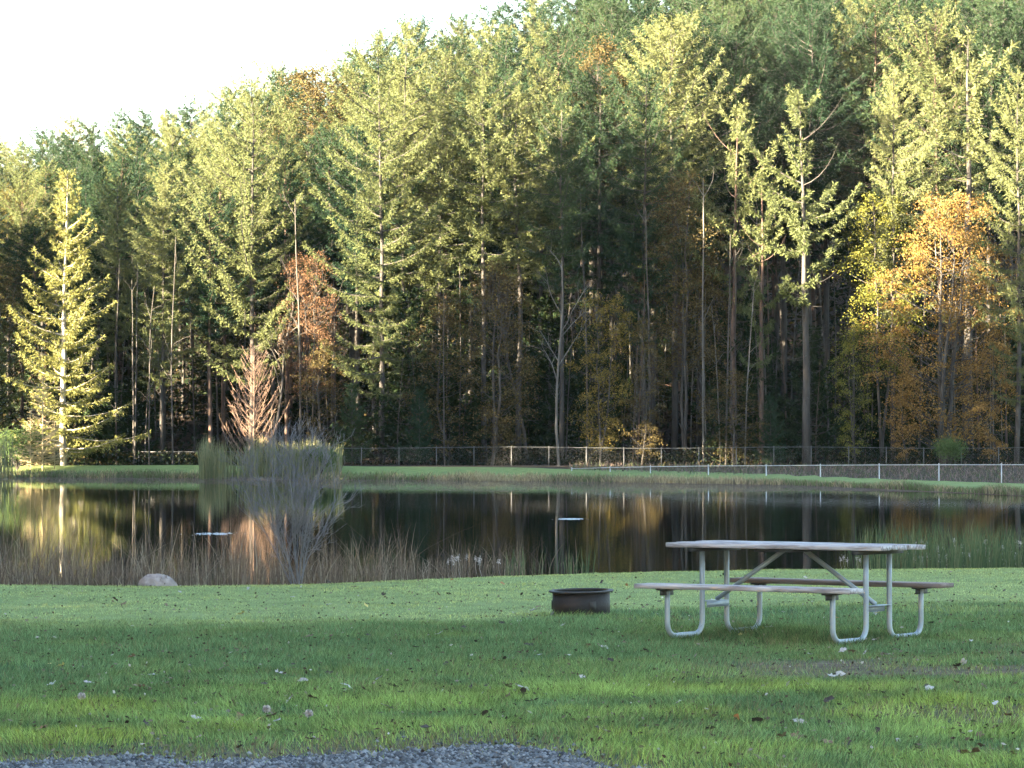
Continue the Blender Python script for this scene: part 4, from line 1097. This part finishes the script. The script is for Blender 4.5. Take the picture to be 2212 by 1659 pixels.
# ------------------------------------------------------------------ fallen leaves
def leaf_mesh(seed, curl, lobes):
    r = np.random.default_rng(seed); k = lobes * 2
    a = np.linspace(.3, 2 * pi - .3, k) - pi / 2 + pi
    rad = np.where(np.arange(k) % 2 == 0, 1.0, .80) * r.uniform(.7, 1.1, k)
    P = np.stack([rad * .72 * np.sin(a), -rad * np.cos(a) * 1.05, np.zeros(k)], 1)
    P = np.concatenate([[[0, 0, 0]], P, [[-.02, -1.35, 0], [.02, -1.35, 0]]])
    d2 = P[:, 0] ** 2 + .35 * P[:, 1] ** 2
    P[:, 2] = curl * d2 + r.normal(0, .09, len(P)) * (d2 > .1) + .12 * abs(curl)
    T = [(0, i, i + 1) for i in range(1, k)] + [(0, k + 1, k + 2)]
    return mesh('leaf', P * .5, T)
LM = {'dark brown': noise_mat('dark dead leaf', [(.3, (.022, .016, .013)), (.7, (.06, .042, .033))], 6, 4, .9), 'brown': noise_mat('brown dead leaf', [(.3, (.10, .06, .04)), (.7, (.20, .125, .085))], 6, 4, .9),
      'grey': noise_mat('pale leaf underside', [(.3, (.24, .21, .205)), (.7, (.40, .36, .35))], 6, 4, .8), 'white': noise_mat('bleached leaf', [(.3, (.30, .28, .27)), (.7, (.46, .44, .42))], 6, 4, .8),
      'yellow': noise_mat('yellow leaf', [(.3, (.42, .33, .10)), (.7, (.55, .44, .16))], 6, 4, .8), 'orange': noise_mat('orange leaf', [(.3, (.28, .10, .04)), (.7, (.42, .17, .07))], 6, 4, .8)}
protos = {}
for i, (nm, mt) in enumerate(LM.items()):
    for k in range(3):
        me = leaf_mesh(600 + i * 7 + k, [.35, .7, -.3][k], 5 + k % 2); me.materials.append(mt); protos[nm, k] = me
def place_leaf(u, v, size, colr, label=None):
    D = 10500 / (v - VH); x = gx(u, D); z = float(terrain(x, D))
    o = obj('fallen_leaf', protos[colr, rng.integers(0, 3)], loc=(x, D, z + .02 + .2 * size), rot=(rng.normal(0, .4), rng.normal(0, .4), rng.uniform(0, 6.28)), scale=(size,) * 3, category='leaf', group='fallen leaves on the lawn')
    band = 'on the mown strip by the pond' if v < 1345 else ('in the lush grass' if v < 1430 else ('in the middle of the lawn' if v < 1520 else 'on the grass nearest the drive'))
    where = ['at the far left', 'left of centre', 'near the centre', 'right of centre', 'at the far right'][int(np.clip(u // 443, 0, 4))]
    o['label'] = label or f'{"tiny" if size < .055 else "small" if size < .07 else "larger"} {colr} fallen leaf {band}, {where}'
    return o
rng = np.random.default_rng(61)
big = [(2095, 1645, .15, 'brown', 'largest brown leaf, near the lower right corner'), (1720, 1608, .10, 'brown', 'rolled brown leaf on bright grass below the table'), (1738, 1502, .09, 'grey', 'pale grey leaf, right one of a pair below the table'),
       (1698, 1500, .09, 'grey', 'pale grey leaf, left one of a pair below the table'), (2005, 1512, .085, 'white', 'folded whitish leaf at the right of the bright grass'), (2100, 1575, .10, 'grey', 'curled grey leaf right of the whitish folded one'),
       (1722, 1573, .10, 'grey', 'grey leaf above the rolled brown leaf'), (1132, 1498, .11, 'grey', 'grey brown curled leaf left of the bright grass'), (1130, 1512, .09, 'dark brown', 'dark leaf under the curled grey brown one'),
       (425, 1562, .09, 'grey', 'smooth grey leaf on the grass at lower left'), (600, 1570, .10, 'grey', 'grey leaf right of the smooth one at lower left'), (920, 1597, .11, 'dark brown', 'blackish leaf cluster near the gravel edge'),
       (840, 1540, .10, 'grey', 'grey leaf standing in the grass near the gravel'), (135, 1449, .07, 'yellow', 'yellow leaf in the dark lush grass, right of its twin'), (110, 1446, .06, 'yellow', 'yellow leaf in the dark lush grass, left of its twin'),
       (1820, 1423, .10, 'grey', 'curled pale leaf on the bare patch below the table'), (1750, 1433, .09, 'grey', 'flat grey leaf left of the curled one below the table'), (1465, 1370, .08, 'white', 'white leaf standing inside the left leg of the table'),
       (1812, 1478, .09, 'white', 'whitish leaf right of the grey pair'), (330, 1470, .07, 'white', 'small white leaf lying left of the paired seed heads'), (752, 1497, .09, 'white', 'long white leaf in the middle of the lawn'),
       (1258, 1474, .07, 'white', 'white leaf on the lawn below the fire ring'), (712, 1465, .07, 'dark brown', 'dark leaf in the lush grass right of the white leaf'), (1640, 1648, .10, 'brown', 'brown leaf at the bottom edge of the grass')]
for u, v, s, c, lb in big: place_leaf(u, v, s * .82, c, lb)
cols = list(LM); pr = [.40, .28, .17, .08, .03, .04]
cnt = 0
while cnt < 190:
    u = rng.uniform(-40, 2250); v = 1250 + (1640 - 1250) * rng.random() ** 1.0
    if 10500 / (v - VH) > near_edge(gx(u, 35)) - .4 or v > 1600 and u < 1300: continue
    place_leaf(u, v, rng.uniform(.04, .085), cols[rng.choice(6, p=pr)]); cnt += 1
# small scraps of leaf nobody would count
n = 11000
y = np.sqrt(rng.uniform(15.2 ** 2, 41 ** 2, n)); x = y * rng.uniform(-.17, .17, n); k = (y > drive_edge(x) - .1) & (y < near_edge(x) - .3) & (rng.random(n) < np.interp(y, [18, 27, 41], [1, .4, .06])); x, y = x[k], y[k]; n = len(x)
d = nrm(rng.normal(0, 1, (n, 3)) * [1, 1, .35]) * rng.uniform(.012, .04, (n, 1))
V, T = spikes(np.stack([x, y, terrain(x, y) + .022 + .018 * rng.random(n)], 1), d, rng.uniform(.008, .022, n), rng)
obj('leaf_scraps', mesh('leaf_scraps', V, T), leaf_mat('leaf scraps', [(0, (.03, .022, .018)), (.7, (.11, .08, .055)), (.93, (.24, .20, .17)), (1, (.5, .47, .42))], .1), kind='stuff', label='tiny scraps of dead leaf strewn over the lawn', category='leaf litter')

# white seed heads
hs, ht = spikes(np.zeros((90, 3)), nrm(rng.normal(0, 1, (90, 3))) * .026, np.full(90, .010), rng, .8)
head_m = mesh('seed_head', hs, ht); stem_m = mesh('stem', *tube(np.array([(0, 0, -.07), (.003, 0, -.03), (0, 0, 0)]), .0022, 5))
core = None
for u, v, lb in ((577, 1535, 'round white seed head in the grass, left one of the pair'), (668, 1549, 'round white seed head in the grass, right one of the pair'), (178, 1514, 'small white seed head in the grass at the lower left')):
    D = 10500 / (v + 16 - VH); x = gx(u, D); zz = float(terrain(x, D))
    t = thing('seed_head_plant', lb, 'seed head', (x, D, zz + .065), (0, 0, u), (1, 1, 1), 'white seed heads in the lawn')
    obj('seed_head', head_m, M['fluff'], t); obj('stem', stem_m, M['leaf_green'], t)

# ------------------------------------------------------------------ added haze in place of lens glare
hV, hT = box(-140, 120, -60, 345, -2.2, 75)
hm = bpy.data.materials.new('glare haze'); hm.use_nodes = True
hn = hm.node_tree
hn.nodes.remove(hn.nodes['Principled BSDF'])
pv = hn.nodes.new('ShaderNodeVolumePrincipled')
pv.inputs['Color'].default_value = (.92, .94, 1.0, 1)
pv.inputs['Density'].default_value = 0.000038  # volume added to imitate lens glare over the upper forest
hn.links.new(pv.outputs[0], hn.nodes['Material Output'].inputs['Volume'])
obj('haze', mesh('haze', hV, hT), hm, kind='stuff', label='thin glare haze added over pond and wood in place of lens glare', category='haze')
